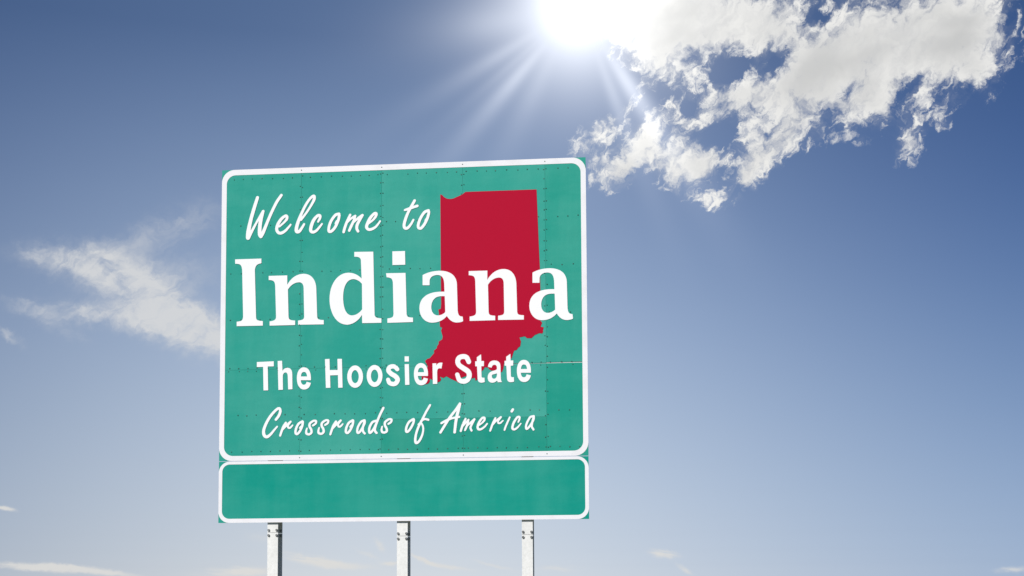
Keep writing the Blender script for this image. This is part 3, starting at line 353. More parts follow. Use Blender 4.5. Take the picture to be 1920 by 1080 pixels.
    ('a', '6413,11222 6426,11306 6446,11380 6471,11445 6501,11501 6536,11549 6576,11588 6620,11621 6667,11646 6718,11665 6772,11677 6828,11684 6886,11685 6960,11678 7028,11666 7088,11648 7142,11623 7188,11593 7228,11556 7262,11513 7288,11464 7309,11409 7323,11346 7332,11278 7334,11202 7351,10533 7352,10476 7355,10425 7357,10379 7360,10337 7364,10298 7369,10262 7375,10229 7383,10197 7391,10167 7401,10138 7413,10108 7427,10079 7133,10073 7083,10204 7051,10177 7020,10152 6990,10130 6959,10110 6929,10093 6899,10079 6869,10067 6839,10058 6810,10050 6780,10046 6751,10043 6721,10042 6666,10050 6615,10064 6570,10083 6531,10108 6496,10137 6467,10171 6443,10209 6423,10250 6408,10293 6398,10339 6392,10386 6390,10435 6394,10510 6405,10577 6423,10636 6447,10689 6477,10736 6514,10777 6556,10813 6604,10845 6656,10872 6714,10897 6776,10918 6843,10937 6881,10946 6914,10956 6945,10965 6972,10975 6996,10986 7016,10998 7033,11010 7047,11023 7057,11038 7065,11054 7070,11071 7071,11090 7072,11137 7069,11179 7062,11216 7053,11249 7040,11278 7025,11303 7007,11323 6987,11340 6964,11353 6940,11362 6913,11367 6884,11370 6856,11367 6830,11362 6807,11354 6785,11343 6766,11329 6749,11313 6734,11294 6721,11272 6710,11248 6701,11220 6693,11190 6687,11157;7077,10735 7045,10719 7007,10706 6966,10696 6924,10688 6880,10680 6838,10672 6798,10662 6763,10649 6733,10632 6710,10610 6696,10582 6692,10547 6694,10509 6699,10476 6707,10446 6719,10421 6733,10398 6749,10380 6767,10365 6787,10353 6809,10345 6832,10339 6855,10337 6880,10338 6917,10347 6949,10362 6978,10383 7002,10408 7023,10438 7040,10472 7054,10510 7064,10550 7071,10594 7076,10639 7078,10687 7077,10735'),
    ('t', '8064,12151 8081,11658 8276,11654 8263,11280 8079,11273 8094,10556 8097,10520 8103,10491 8111,10468 8123,10451 8136,10438 8153,10429 8172,10423 8194,10421 8218,10420 8246,10422 8276,10424 8309,10426 8326,10099 8242,10076 8165,10062 8095,10057 8033,10061 7978,10075 7931,10098 7890,10131 7858,10173 7832,10226 7814,10288 7804,10361 7800,10445 7766,11272 7636,11282 7630,11637 7756,11646 7757,11941'),
    ('e', '9556,10721 8822,10737 8827,10681 8834,10630 8845,10585 8859,10545 8876,10510 8894,10480 8916,10455 8939,10435 8964,10419 8990,10408 9018,10401 9047,10398 9075,10400 9100,10405 9124,10414 9145,10426 9164,10441 9181,10459 9196,10480 9209,10503 9220,10527 9230,10554 9237,10581 9243,10610 9555,10525 9536,10442 9512,10367 9482,10301 9447,10243 9408,10193 9365,10151 9318,10117 9267,10089 9214,10069 9159,10055 9103,10047 9045,10045 8961,10059 8885,10085 8816,10124 8756,10174 8702,10235 8657,10306 8618,10386 8587,10475 8563,10572 8547,10675 8537,10785 8534,10901 8539,11015 8552,11123 8573,11223 8601,11315 8636,11398 8678,11472 8727,11535 8781,11589 8842,11631 8908,11661 8979,11679 9055,11684 9147,11671 9230,11642 9304,11598 9368,11540 9422,11469 9468,11387 9504,11295 9532,11194 9550,11084 9561,10968 9562,10847 9556,10721;8836,11012 9277,11002 9273,11059 9266,11109 9257,11155 9245,11195 9230,11229 9212,11259 9192,11284 9169,11305 9144,11320 9116,11332 9085,11339 9053,11342 9015,11339 8982,11329 8953,11314 8927,11293 8905,11267 8886,11237 8870,11204 8858,11168 8848,11130 8841,11091 8837,11052 8836,11012'),
    ('C', '-9211,8556 -9259,8545 -9319,8519 -9450,8428 -9644,8243 -9814,8052 -9932,7898 -10076,7680 -10197,7462 -10304,7237 -10378,7047 -10422,6893 -10439,6774 -10439,6631 -10417,6511 -10368,6399 -10306,6325 -10209,6261 -10124,6238 -10033,6242 -9955,6272 -9851,6347 -9762,6430 -9644,6558 -9439,6830 -9242,7075 -9239,7111 -9260,7147 -9284,7161 -9309,7164 -9345,7149 -9550,6937 -9811,6644 -9953,6527 -10053,6467 -10077,6461 -10114,6472 -10143,6495 -10168,6531 -10200,6627 -10210,6758 -10194,6877 -10145,7043 -10060,7257 -9953,7475 -9830,7682 -9699,7871 -9582,8016 -9421,8188 -9293,8304 -9197,8363 -9185,8358 -9178,8339 -9170,8255 -9200,8124 -9271,7959 -9324,7876 -9489,7664 -9495,7616 -9469,7563 -9445,7544 -9408,7532 -9372,7535 -9336,7553 -9164,7754 -9093,7860 -9025,8009 -8986,8132 -8968,8240 -8977,8347 -9010,8443 -9053,8504 -9089,8533 -9126,8550'),
    ('r', '-8315,7524 -8342,7509 -8579,7306 -8583,7311 -8563,7346 -8559,7370 -8566,7406 -8580,7428 -8629,7457 -8665,7456 -8689,7446 -8713,7424 -8835,7256 -8894,7161 -8946,7055 -9075,6700 -9147,6439 -9143,6403 -9116,6367 -9092,6354 -9055,6350 -9031,6357 -9005,6377 -8991,6400 -8850,6803 -8578,7090 -8566,7084 -8537,7000 -8492,6946 -8431,6915 -8359,6908 -8299,6924 -8251,6955 -8200,7006 -8083,7147 -8075,7183 -8091,7219 -8120,7236 -8156,7235 -8336,7070 -8372,7055 -8388,7057 -8402,7069 -8416,7117 -8405,7165 -8358,7235 -8224,7400 -8210,7435 -8213,7471 -8238,7507 -8279,7526'),
    ('o', '-7415,7541 -7619,7442 -7715,7376 -7770,7319 -7821,7249 -7913,7072 -7953,6965 -7981,6859 -8000,6740 -8003,6657 -7995,6597 -7973,6537 -7938,6489 -7878,6444 -7817,6430 -7757,6440 -7697,6473 -7625,6535 -7554,6619 -7501,6696 -7442,6802 -7370,6955 -7327,7073 -7306,7156 -7283,7299 -7276,7406 -7285,7454 -7318,7501 -7367,7537;-7474,7318 -7558,7272 -7618,7222 -7672,7151 -7730,7045 -7782,6915 -7815,6784 -7827,6665 -7819,6621 -7807,6612 -7748,6664 -7689,6735 -7592,6899 -7640,6936 -7650,6960 -7646,6996 -7557,7117 -7533,7134 -7497,7141 -7491,7148 -7460,7314 -7462,7319'),
    ('s', '-6535,7568 -6589,7555 -6655,7527 -6751,7472 -6823,7421 -6907,7336 -6947,7252 -6958,7145 -6941,7037 -6912,6966 -6829,6845 -6796,6738 -6790,6666 -6819,6618 -6866,6578 -6902,6563 -6963,6575 -7011,6603 -7025,6659 -7026,6754 -6989,6943 -7001,6970 -7038,6992 -7074,6988 -7104,6957 -7174,6780 -7188,6685 -7189,6614 -7179,6554 -7155,6505 -7119,6465 -7069,6433 -7010,6411 -6950,6398 -6889,6397 -6829,6409 -6769,6438 -6717,6475 -6662,6533 -6633,6580 -6613,6663 -6625,6782 -6668,6914 -6769,7070 -6780,7154 -6771,7213 -6751,7249 -6714,7286 -6594,7374 -6522,7409 -6486,7414 -6446,7410 -6441,7398 -6450,7362 -6484,7303 -6653,7188 -6673,7164 -6678,7116 -6656,7080 -6617,7061 -6581,7065 -6437,7143 -6365,7195 -6309,7276 -6280,7383 -6288,7466 -6306,7501 -6332,7527 -6379,7553 -6427,7566'),
    ('s', '-5621,7591 -5675,7578 -5741,7550 -5837,7495 -5909,7444 -5993,7360 -6032,7275 -6043,7169 -6027,7060 -5998,6989 -5915,6869 -5882,6762 -5877,6690 -5905,6642 -5953,6602 -5989,6587 -6049,6599 -6097,6626 -6111,6682 -6112,6777 -6075,6967 -6087,6993 -6123,7015 -6159,7011 -6189,6981 -6260,6804 -6273,6709 -6275,6638 -6264,6578 -6241,6529 -6204,6489 -6155,6457 -6096,6435 -6036,6422 -5976,6421 -5916,6433 -5856,6462 -5804,6499 -5748,6556 -5719,6604 -5699,6687 -5712,6806 -5754,6938 -5855,7094 -5866,7177 -5857,7237 -5837,7272 -5800,7309 -5680,7397 -5609,7432 -5573,7438 -5533,7433 -5527,7421 -5536,7385 -5570,7327 -5740,7212 -5759,7187 -5764,7140 -5742,7104 -5703,7085 -5667,7089 -5523,7166 -5451,7218 -5396,7300 -5366,7406 -5374,7489 -5393,7524 -5419,7550 -5465,7576 -5513,7590'),
    ('r', '-4544,7547 -4572,7532 -4807,7329 -4812,7334 -4791,7370 -4787,7393 -4794,7429 -4808,7452 -4856,7480 -4892,7479 -4916,7469 -4940,7447 -5061,7280 -5121,7186 -5173,7080 -5301,6726 -5374,6466 -5369,6430 -5343,6394 -5319,6381 -5283,6377 -5259,6384 -5233,6404 -5219,6427 -5078,6828 -4806,7115 -4795,7108 -4767,7025 -4722,6971 -4662,6940 -4590,6933 -4530,6949 -4482,6980 -4431,7031 -4315,7171 -4307,7207 -4323,7243 -4351,7260 -4387,7259 -4566,7094 -4602,7079 -4619,7082 -4633,7094 -4646,7141 -4635,7189 -4588,7259 -4455,7423 -4440,7458 -4443,7494 -4468,7530 -4508,7549'),
    ('o', '-3635,7552 -3838,7453 -3933,7387 -3988,7331 -4039,7260 -4131,7084 -4171,6978 -4199,6872 -4218,6753 -4222,6670 -4214,6611 -4191,6551 -4157,6503 -4097,6459 -4038,6444 -3978,6454 -3917,6487 -3846,6550 -3775,6633 -3723,6709 -3663,6815 -3592,6968 -3549,7086 -3528,7168 -3504,7310 -3497,7417 -3506,7464 -3539,7511 -3587,7548;-3694,7329 -3777,7284 -3837,7234 -3891,7163 -3949,7057 -4001,6928 -4034,6798 -4046,6679 -4038,6635 -4026,6626 -3968,6678 -3909,6748 -3812,6912 -3860,6949 -3869,6973 -3866,7008 -3777,7129 -3753,7146 -3717,7153 -3711,7160 -3680,7325 -3682,7331'),
    ('a', '-2780,7533 -2971,7465 -3065,7393 -3178,7241 -3292,7030 -3323,6947 -3347,6853 -3364,6735 -3366,6640 -3360,6580 -3339,6522 -3303,6478 -3267,6456 -3231,6445 -3183,6443 -3111,6469 -3040,6527 -2945,6644 -2933,6647 -2912,6585 -2885,6535 -2765,6409 -2729,6396 -2693,6400 -2667,6415 -2646,6442 -2638,6485 -2650,6521 -2739,6617 -2761,6653 -2782,6736 -2786,6807 -2771,6937 -2678,7137 -2644,7243 -2634,7326 -2640,7421 -2651,7469 -2678,7505 -2720,7527;-2851,7333 -2911,7305 -2967,7249 -3055,7120 -3125,6991 -3163,6897 -3184,6814 -3198,6708 -3196,6616 -3146,6660 -3074,6753 -2930,7000 -2837,7330'),
    ('d', '-1359,8425 -1384,8414 -1407,8390 -1584,8050 -1692,7827 -1842,7474 -1906,7481 -2085,7434 -2156,7402 -2216,7357 -2254,7315 -2358,7153 -2415,7034 -2450,6940 -2469,6857 -2480,6739 -2477,6620 -2461,6537 -2439,6490 -2392,6445 -2357,6431 -2321,6427 -2285,6434 -2237,6456 -2154,6527 -2047,6652 -1996,6541 -1888,6433 -1856,6418 -1820,6418 -1784,6434 -1760,6462 -1751,6501 -1759,6537 -1775,6561 -1849,6633 -1875,6693 -1884,6752 -1875,6823 -1841,6953 -1786,7117 -1608,7579 -1477,7870 -1249,8316 -1249,8364 -1269,8400 -1311,8425;-1953,7287 -2037,7265 -2084,7238 -2141,7171 -2203,7069 -2255,6960 -2290,6854 -2305,6724 -2303,6641 -2297,6633 -2179,6770 -2083,6919 -1912,7286 -1917,7294'),
    ('s', '-900,7581 -971,7560 -1031,7533 -1174,7443 -1259,7361 -1282,7326 -1306,7267 -1318,7161 -1306,7054 -1282,6983 -1204,6851 -1178,6780 -1155,6685 -1170,6650 -1208,6622 -1255,6604 -1315,6609 -1357,6629 -1382,6689 -1394,6772 -1391,6819 -1359,6961 -1361,6984 -1375,7009 -1411,7027 -1447,7021 -1471,6998 -1537,6822 -1546,6751 -1543,6668 -1529,6597 -1503,6537 -1470,6498 -1422,6466 -1374,6448 -1315,6438 -1243,6438 -1184,6451 -1112,6481 -1065,6513 -1023,6553 -994,6599 -979,6682 -998,6789 -1042,6912 -1116,7039 -1135,7087 -1142,7182 -1128,7241 -1065,7310 -935,7399 -864,7427 -804,7420 -799,7412 -809,7377 -840,7324 -1006,7210 -1031,7180 -1037,7144 -1018,7103 -982,7081 -947,7081 -792,7164 -721,7218 -665,7303 -640,7397 -641,7445 -650,7481 -672,7516 -698,7541 -733,7561 -792,7580 -840,7585'),
    ('o', '873,7555 647,7437 543,7360 457,7255 367,7091 288,6880 272,6797 264,6679 270,6596 288,6537 315,6497 363,6463 434,6451 491,6463 541,6488 605,6543 686,6636 769,6753 839,6870 917,7022 963,7128 993,7222 1016,7339 1022,7434 1009,7481 980,7518 920,7554;825,7334 735,7285 671,7239 619,7181 561,7087 505,6970 456,6829 439,6712 439,6653 446,6635 500,6687 566,6768 699,6979 808,7213 838,7331'),
    ('f', '2104,8558 2068,8530 1791,8074 1431,7384 1383,7338 1379,7290 1347,7232 1210,7104 1204,7081 1209,7057 1237,7021 1133,6775 1038,6494 983,6270 945,6023 942,5858 963,5752 989,5694 1013,5662 1048,5633 1084,5617 1155,5614 1226,5642 1297,5694 1380,5779 1448,5874 1518,6002 1585,6154 1635,6295 1686,6530 1702,6753 1689,6872 1653,6999 1602,7109 1533,7205 1594,7316 1677,7363 1748,7385 1819,7379 1997,7322 2044,7332 2079,7372 2085,7407 2080,7433 2056,7466 2032,7481 1831,7541 1710,7544 1914,7953 2208,8457 2210,8504 2189,8540 2152,8561;1463,7077 1390,6936 1319,6772 1241,6561 1188,6385 1158,6244 1133,6056 1129,5902 1143,5813 1191,5843 1250,5900 1347,6040 1454,6262 1519,6462 1553,6650 1557,6815 1525,6957 1494,7029'),
    ('A', '4305,8633 4266,8605 3974,8179 3586,7698 3415,7465 3134,7323 2933,7212 2900,7180 2890,7133 2902,7097 2932,7067 2968,7056 3003,7062 3204,7167 3229,7174 2817,6498 2810,6474 2813,6439 2825,6411 2849,6387 2872,6375 2908,6370 2943,6380 2969,6401 3557,7333 3748,7403 3949,7446 3961,7443 3912,7103 3845,6444 3856,6409 3874,6385 3923,6359 3981,6364 4011,6383 4029,6406 4040,6441 4130,7158 4188,7475 4196,7481 4326,7506 4353,7530 4365,7566 4355,7613 4326,7642 4291,7653 4230,7650 4311,7967 4439,8531 4431,8578 4400,8618 4353,8638;4080,8017 3725,7563 3984,7610 3995,7619 4085,8007'),
    ('m', '4727,7496 4699,7481 4680,7457 4532,7178 4474,7049 4420,6897 4318,6558 4316,6534 4324,6504 4347,6475 4382,6459 4418,6462 4454,6485 4468,6508 4580,6835 4820,7099 4825,7090 4765,6915 4641,6611 4640,6576 4650,6552 4676,6528 4701,6520 4736,6525 4760,6541 4844,6690 4923,6876 5126,7043 5042,6839 5031,6769 5034,6722 5056,6651 5130,6508 5171,6479 5195,6476 5224,6483 5254,6509 5265,6553 5251,6600 5194,6719 5188,6754 5193,6789 5231,6880 5474,7349 5480,7384 5470,7420 5451,7443 5421,7460 5386,7463 5351,7450 5008,7133 5002,7146 5037,7357 5021,7401 4998,7421 4974,7428 4927,7418 4750,7226 4825,7396 4828,7431 4813,7467 4786,7490 4762,7498'),
    ('e', '6012,7566 5965,7548 5907,7508 5840,7439 5776,7359 5658,7175 5613,7078 5576,6973 5549,6832 5549,6774 5562,6703 5588,6644 5621,6600 5656,6572 5703,6550 5773,6540 5855,6551 5938,6582 6032,6639 6150,6729 6232,6805 6291,6876 6391,7017 6394,7052 6374,7084 6351,7096 6316,7095 6292,7078 6139,6898 5993,6789 5903,6738 5844,6714 5774,6707 5742,6723 5721,6782 5730,6876 5739,6886 5775,6891 5904,6976 6054,7094 6166,7209 6199,7260 6221,7314 6232,7373 6232,7443 6220,7491 6198,7526 6165,7553 6118,7570 6059,7574;6047,7403 5998,7365 5917,7264 5833,7133 5799,7058 5905,7140 6023,7271 6052,7317 6068,7364 6070,7406'),
    ('r', '7308,7569 7073,7395 6967,7301 7015,7408 7018,7443 7010,7467 6979,7497 6944,7506 6909,7498 6885,7477 6716,7167 6625,6945 6489,6536 6494,6489 6517,6461 6564,6449 6588,6455 6613,6476 6699,6685 6779,6907 6954,7101 7060,7206 7066,7195 7072,7101 7106,7035 7129,7013 7165,6996 7235,6986 7305,7001 7364,7034 7423,7088 7541,7217 7549,7245 7541,7273 7518,7293 7482,7294 7282,7138 7224,7121 7210,7122 7200,7133 7198,7181 7216,7228 7401,7455 7415,7483 7412,7530 7390,7560 7355,7576'),
    ('i', '8186,8129 8151,8101 8066,7975 8051,7940 8050,7905 8063,7869 8091,7839 8126,7823 8173,7824 8220,7854 8315,8017 8316,8064 8287,8112 8233,8136;7972,7535 7945,7519 7929,7496 7755,7135 7606,6786 7538,6564 7546,6529 7581,6497 7627,6497 7663,6527 7777,6830 8053,7447 8057,7482 8039,7518 8008,7536'),
    ('c', '8617,7583 8558,7568 8521,7549 8466,7503 8415,7445 8330,7329 8256,7213 8212,7132 8167,7027 8106,6817 8095,6747 8095,6688 8104,6641 8132,6588 8178,6543 8225,6517 8283,6502 8365,6510 8424,6535 8502,6587 8600,6671 8670,6746 8852,6991 8850,7027 8836,7046 8812,7057 8777,7051 8577,6833 8460,6736 8390,6689 8331,6663 8296,6666 8272,6685 8267,6732 8278,6802 8308,6907 8353,7024 8467,7233 8581,7392 8625,7429 8639,7435 8648,7429 8619,7289 8556,7126 8562,7090 8579,7071 8614,7061 8649,7078 8720,7185 8753,7251 8786,7391 8789,7450 8781,7497 8761,7532 8722,7564 8675,7581'),
    ('a', '9722,7613 9675,7597 9535,7576 9453,7533 9418,7501 9364,7431 9232,7199 9173,7071 9131,6955 9106,6850 9095,6756 9098,6674 9115,6616 9144,6567 9190,6533 9225,6525 9260,6527 9330,6562 9424,6650 9518,6764 9560,6655 9668,6491 9691,6477 9726,6472 9761,6484 9786,6510 9797,6545 9790,6580 9688,6746 9676,6781 9672,6840 9707,7050 9783,7201 9810,7283 9827,7388 9830,7528 9821,7564 9793,7599 9757,7614;9593,7430 9545,7405 9488,7335 9419,7219 9333,7048 9290,6940 9264,6847 9250,6742 9250,6719 9261,6708 9332,6782 9402,6870 9561,7111 9647,7426 9639,7435'),
]
STATE = '2911,24225 3078,24143 3166,24031 3285,23946 3445,23872 3620,23846 3764,23853 3923,23888 4082,23959 4258,24030 4557,24152 4680,24261 4796,24341 10063,24347 10203,20156 10266,18484 10290,16876 10284,15590 10116,15002 10269,14563 10405,14402 10286,14109 10527,14052 10459,13848 10478,13730 10399,13594 10204,13638 9871,13508 9616,13278 9284,13286 9128,13427 8736,13358 8844,13059 8791,12706 8634,12591 8535,12436 8339,12381 8260,12166 8160,11853 7983,11660 7591,11512 7549,11119 7450,10845 7234,10771 6999,10757 6882,10936 6647,10961 6491,11063 6413,11183 6177,11208 6078,11033 5960,10937 5782,10606 5584,10275 5486,10238 5447,10455 5231,10401 5035,10464 4878,10605 4641,10531 4464,10476 4326,10282 4246,10066 4128,10187 4010,10249 3656,10414 3341,10598 3104,10485 2847,10589 2965,10389 2866,10233 2669,10158 2471,10261 2313,10344 2096,10467 2115,10249 1997,10093 1799,10038 1641,10180 1522,10380 1502,10618 1641,10694 1760,10929 1958,11360 1879,11520 1760,11760 1919,11915 2117,11970 2434,12339 2415,12518 2633,12692 2653,12850 2771,13006 2772,13184 3029,13337 3069,13554 2951,13993 3031,14210 2872,14293 2853,14632 2794,15190 2795,15309 2755,15569 2934,15624 2962,15982 2939,18777'

# ------------------------------------------------------------------ materials
def material(name):
    mt = bpy.data.materials.new(name)
    mt.use_nodes = True
    g = G(mt.node_tree)
    b = mt.node_tree.nodes['Principled BSDF']
    return mt, g, b


def bump(g, b, h, strength, dist=0.01):
    n = g.new('ShaderNodeBump')
    n.inputs['Strength'].default_value = strength
    n.inputs['Distance'].default_value = dist
    g.put(n.inputs['Height'], h)
    g.nt.links.new(n.outputs[0], b.inputs['Normal'])


def sheeting(name, rough=0.42):
    """Green reflective sheeting: base colour from the object, weathered unevenly."""
    mt, g, b = material(name)
    oi = g.new('ShaderNodeObjectInfo')
    geo = g.new('ShaderNodeNewGeometry')
    pos = geo.outputs['Position']
    shift = g.v('SCALE', g.rgb(1.0, 0.7, 0.4), scale=g.m('MULTIPLY', oi.outputs['Random'], 9.0))
    p = g.v('ADD', pos, shift)
    broad = g.noise(p, 2.1, 4, 0.55)
    streak = g.noise(g.mapping(p, (0, 0, 0), 0, (0.16, 1, 1.6)), 1.6, 5, 0.6)
    speck = g.noise(pos, 120, 2, 0.6)
    smear = g.noise(g.mapping(p, (2, 1, 0), 0, (1.2, 1, 0.22)), 3.0, 5, 0.65)
    fade = g.m('ADD', g.m('MULTIPLY', broad, 0.55), g.m('ADD', g.m('MULTIPLY', streak, 0.25), g.m('MULTIPLY', smear, 0.2)))
    k = g.step(fade, 0.36, 0.66)
    col = g.mix(k, g.mix(1.0, oi.outputs['Color'], (0.78, 0.94, 0.94), 'MULTIPLY'), g.mix(0.035, oi.outputs['Color'], (0.62, 0.78, 0.72)))
    col = g.mix(1.0, col, g.mix(speck, (0.94, 0.96, 0.96), (1.08, 1.06, 1.06)), 'MULTIPLY')
    g.put(b.inputs['Base Color'], col)
    g.put(b.inputs['Roughness'], g.m('ADD', rough, g.m('MULTIPLY', broad, 0.18)))
    b.inputs['Specular IOR Level'].default_value = 0.03
    bump(g, b, g.m('ADD', g.noise(p, 5.0, 3, 0.5), g.m('MULTIPLY', g.noise(pos, 60, 2, 0.5), 0.02)), 0.55, 0.007)
    return mt


def flat_paint(name, col, dirt, amount, rough=0.5, scale=6):
    mt, g, b = material(name)
    geo = g.new('ShaderNodeNewGeometry')
    n = g.noise(geo.outputs['Position'], scale, 6, 0.6)
    fine = g.noise(geo.outputs['Position'], 140, 2, 0.6)
    k = g.m('MULTIPLY', g.m('ADD', g.step(n, 0.45, 0.75), g.m('MULTIPLY', fine, 0.35)), amount)
    g.put(b.inputs['Base Color'], g.mix(k, col, dirt))
    b.inputs['Roughness'].default_value = rough
    b.inputs['Specular IOR Level'].default_value = 0.03
    return mt


def galvanised(name, lo, hi, metal=0.35, rough=0.5):
    mt, g, b = material(name)
    geo = g.new('ShaderNodeNewGeometry')
    pos = geo.outputs['Position']
    vor = g.new('ShaderNodeTexVoronoi')
    g.put(vor.inputs['Vector'], pos)
    vor.inputs['Scale'].default_value = 55
    run = g.noise(g.mapping(pos, (0, 0, 0), 0, (0.05, 0.05, 0.7)), 1.0, 5, 0.65)
    k = g.m('ADD', g.m('MULTIPLY', run, 0.6), g.m('ADD', g.m('MULTIPLY', vor.outputs['Distance'], 0.25), g.m('MULTIPLY', g.noise(pos, 14, 5, 0.6), 0.3)))
    g.put(b.inputs['Base Color'], g.mix(g.step(k, 0.35, 0.8), lo, hi))
    b.inputs['Metallic'].default_value = metal
    b.inputs['Roughness'].default_value = rough
    bump(g, b, g.noise(pos, 90, 3, 0.6), 0.15, 0.002)
    return mt


M_GREEN = sheeting('green_sheeting')
M_WHITE = flat_paint('white_sheeting', (0.88, 0.88, 0.88), (0.76, 0.76, 0.75), 0.10)
M_BORDER = flat_paint('white_border_sheeting', (0.82, 0.815, 0.83), (0.66, 0.65, 0.64), 0.30, scale=9)
M_RED = flat_paint('red_sheeting', (0.430, 0.0068, 0.031), (0.40, 0.009, 0.034), 0.2)
M_ALU = flat_paint('bare_aluminium', (0.62, 0.63, 0.60), (0.42, 0.42, 0.38), 0.5, 0.4)
M_STEEL = galvanised('galvanised_steel', (0.70, 0.70, 0.665), (0.83, 0.825, 0.79), 0.08, 0.6)
M_BOLT = galvanised('zinc_bolt', (0.22, 0.22, 0.20), (0.42, 0.42, 0.40), 0.7, 0.38)
M_RIVET = flat_paint('weathered_rivet', (0.030, 0.095, 0.075), (0.13, 0.22, 0.18), 0.8, 0.5, 40)


def grass_material():
    mt, g, b = material('mown_verge')
    geo = g.new('ShaderNodeNewGeometry')
    pos = geo.outputs['Position']
    n = g.m('ADD', g.m('MULTIPLY', g.noise(pos, 0.4, 8, 0.65), 0.6), g.m('MULTIPLY', g.noise(pos, 30, 4, 0.6), 0.4))
    g.put(b.inputs['Base Color'], g.ramp(n, [(0.38, (0.060, 0.085, 0.024)), (0.5, (0.145, 0.145, 0.060)), (0.62, (0.28, 0.24, 0.12))]))
    b.inputs['Roughness'].default_value = 0.95
    bump(g, b, g.noise(pos, 45, 4, 0.7), 0.8, 0.03)
    return mt


# ------------------------------------------------------------------ mesh helpers
COL = scene.collection


def link(name, me, mt, parent=None, loc=(0, 0, 0)):
    o = bpy.data.objects.new(name, me)
    COL.objects.link(o)
    if mt and not me.materials:
        me.materials.append(mt)
    if parent:
        o.parent = parent
    o.location = loc
    return o


def from_bm(name, bm):
    me = bpy.data.meshes.new(name)
    bm.normal_update()
    bm.to_mesh(me)
    bm.free()
    return me


def box(bm, x0, x1, y0, y1, z0, z1):
    vs_ = [bm.verts.new(c) for c in ((x0, y0, z0), (x1, y0, z0), (x1, y1, z0), (x0, y1, z0), (x0, y0, z1), (x1, y0, z1), (x1, y1, z1), (x0, y1, z1))]
    for q in ((0, 3, 2, 1), (4, 5, 6, 7), (0, 1, 5, 4), (1, 2, 6, 5), (2, 3, 7, 6), (3, 0, 4, 7)):
        bm.faces.new([vs_[i] for i in q])


def bevelled_box(name, x0, x1, y0, y1, z0, z1, r=0.001):
    bm = bmesh.new()
    box(bm, x0, x1, y0, y1, z0, z1)
    bmesh.ops.bevel(bm, geom=list(bm.edges), offset=r, segments=1, affect='EDGES')
    return from_bm(name, bm)


def plate_from_loops(name, loops, front, thick):
    """Cut-out sheet: closed loops in the sign's (x, z) plane, holes included; its front lies at y = front."""
    cu = bpy.data.curves.new(name, 'CURVE')
    cu.dimensions = '2D'
    cu.fill_mode = 'BOTH'
    cu.extrude = thick / 2
    for lp in loops:
        sp = cu.splines.new('POLY')
        sp.points.add(len(lp) - 1)
        for pt, (x, z) in zip(sp.points, lp):
            pt.co = (x, z, 0, 1)
        sp.use_cyclic_u = True
    tmp = bpy.data.objects.new(name, cu)
    me = bpy.data.meshes.new_from_object(tmp)
    bpy.data.objects.remove(tmp)
    bpy.data.curves.remove(cu)
    me.transform(Matrix(((1, 0, 0, 0), (0, 0, -1, front + thick / 2), (0, 1, 0, 0), (0, 0, 0, 1))))
    me.name = name
    return me


def decode(s):
    return [[(int(a) / 1e4, int(b) / 1e4) for a, b in (q.split(',') for q in lp.split())] for lp in s.split(';')]


def rounded(x0, x1, z0, z1, r, n=10):
    pts = []
    for cx, cz, a0 in ((x1 - r, z1 - r, 0), (x0 + r, z1 - r, 90), (x0 + r, z0 + r, 180), (x1 - r, z0 + r, 270)):
        for i in range(n + 1):
            a = RAD(a0 + 90 * i / n)
            pts.append((cx + r * math.cos(a), cz + r * math.sin(a)))
    return pts


# ------------------------------------------------------------------ ground
bm = bmesh.new()
ring = [0, 6, 14, 30, 70, 160, 400, 1000, 2500, 6000]
N = 48
prev = None
for r in ring:
    if r == 0:
        cur = [bm.verts.new((0, 0, 0))]
    else:
        cur = [bm.verts.new((r * math.cos(2 * math.pi * i / N), r * math.sin(2 * math.pi * i / N), 0.0)) for i in range(N)]
    if prev:
        for i in range(N):
            j = (i + 1) % N
            bm.faces.new((prev[0], cur[i], cur[j]) if len(prev) == 1 else (prev[i], cur[i], cur[j], prev[j]))
    prev = cur
ground = link('ground', from_bm('ground', bm), grass_material())
ground['kind'] = 'structure'

# ------------------------------------------------------------------ the sign
Z0 = 2.16906                         # height of the lower edge of the sign
root = bpy.data.objects.new('welcome_sign', None)
COL.objects.link(root)
root.location = (-0.80871, 9.71391, 0)
root.rotation_euler = (0, 0, -0.0937344)
root['label'] = 'large green highway welcome sign with red state map, on three steel posts'
root['category'] = 'sign'
UP = (0, 0, Z0)

WH = 1.370                           # half width
TOP, MID, CAP = 2.6645, 0.4590, 0.4552
SEAMS = [-WH, -0.7592, -0.1497, 0.4576, 1.0690, WH]
ROWS = [2.588, 2.2302, 1.8703, 1.5170, 1.1403, 0.7980, 0.5280]

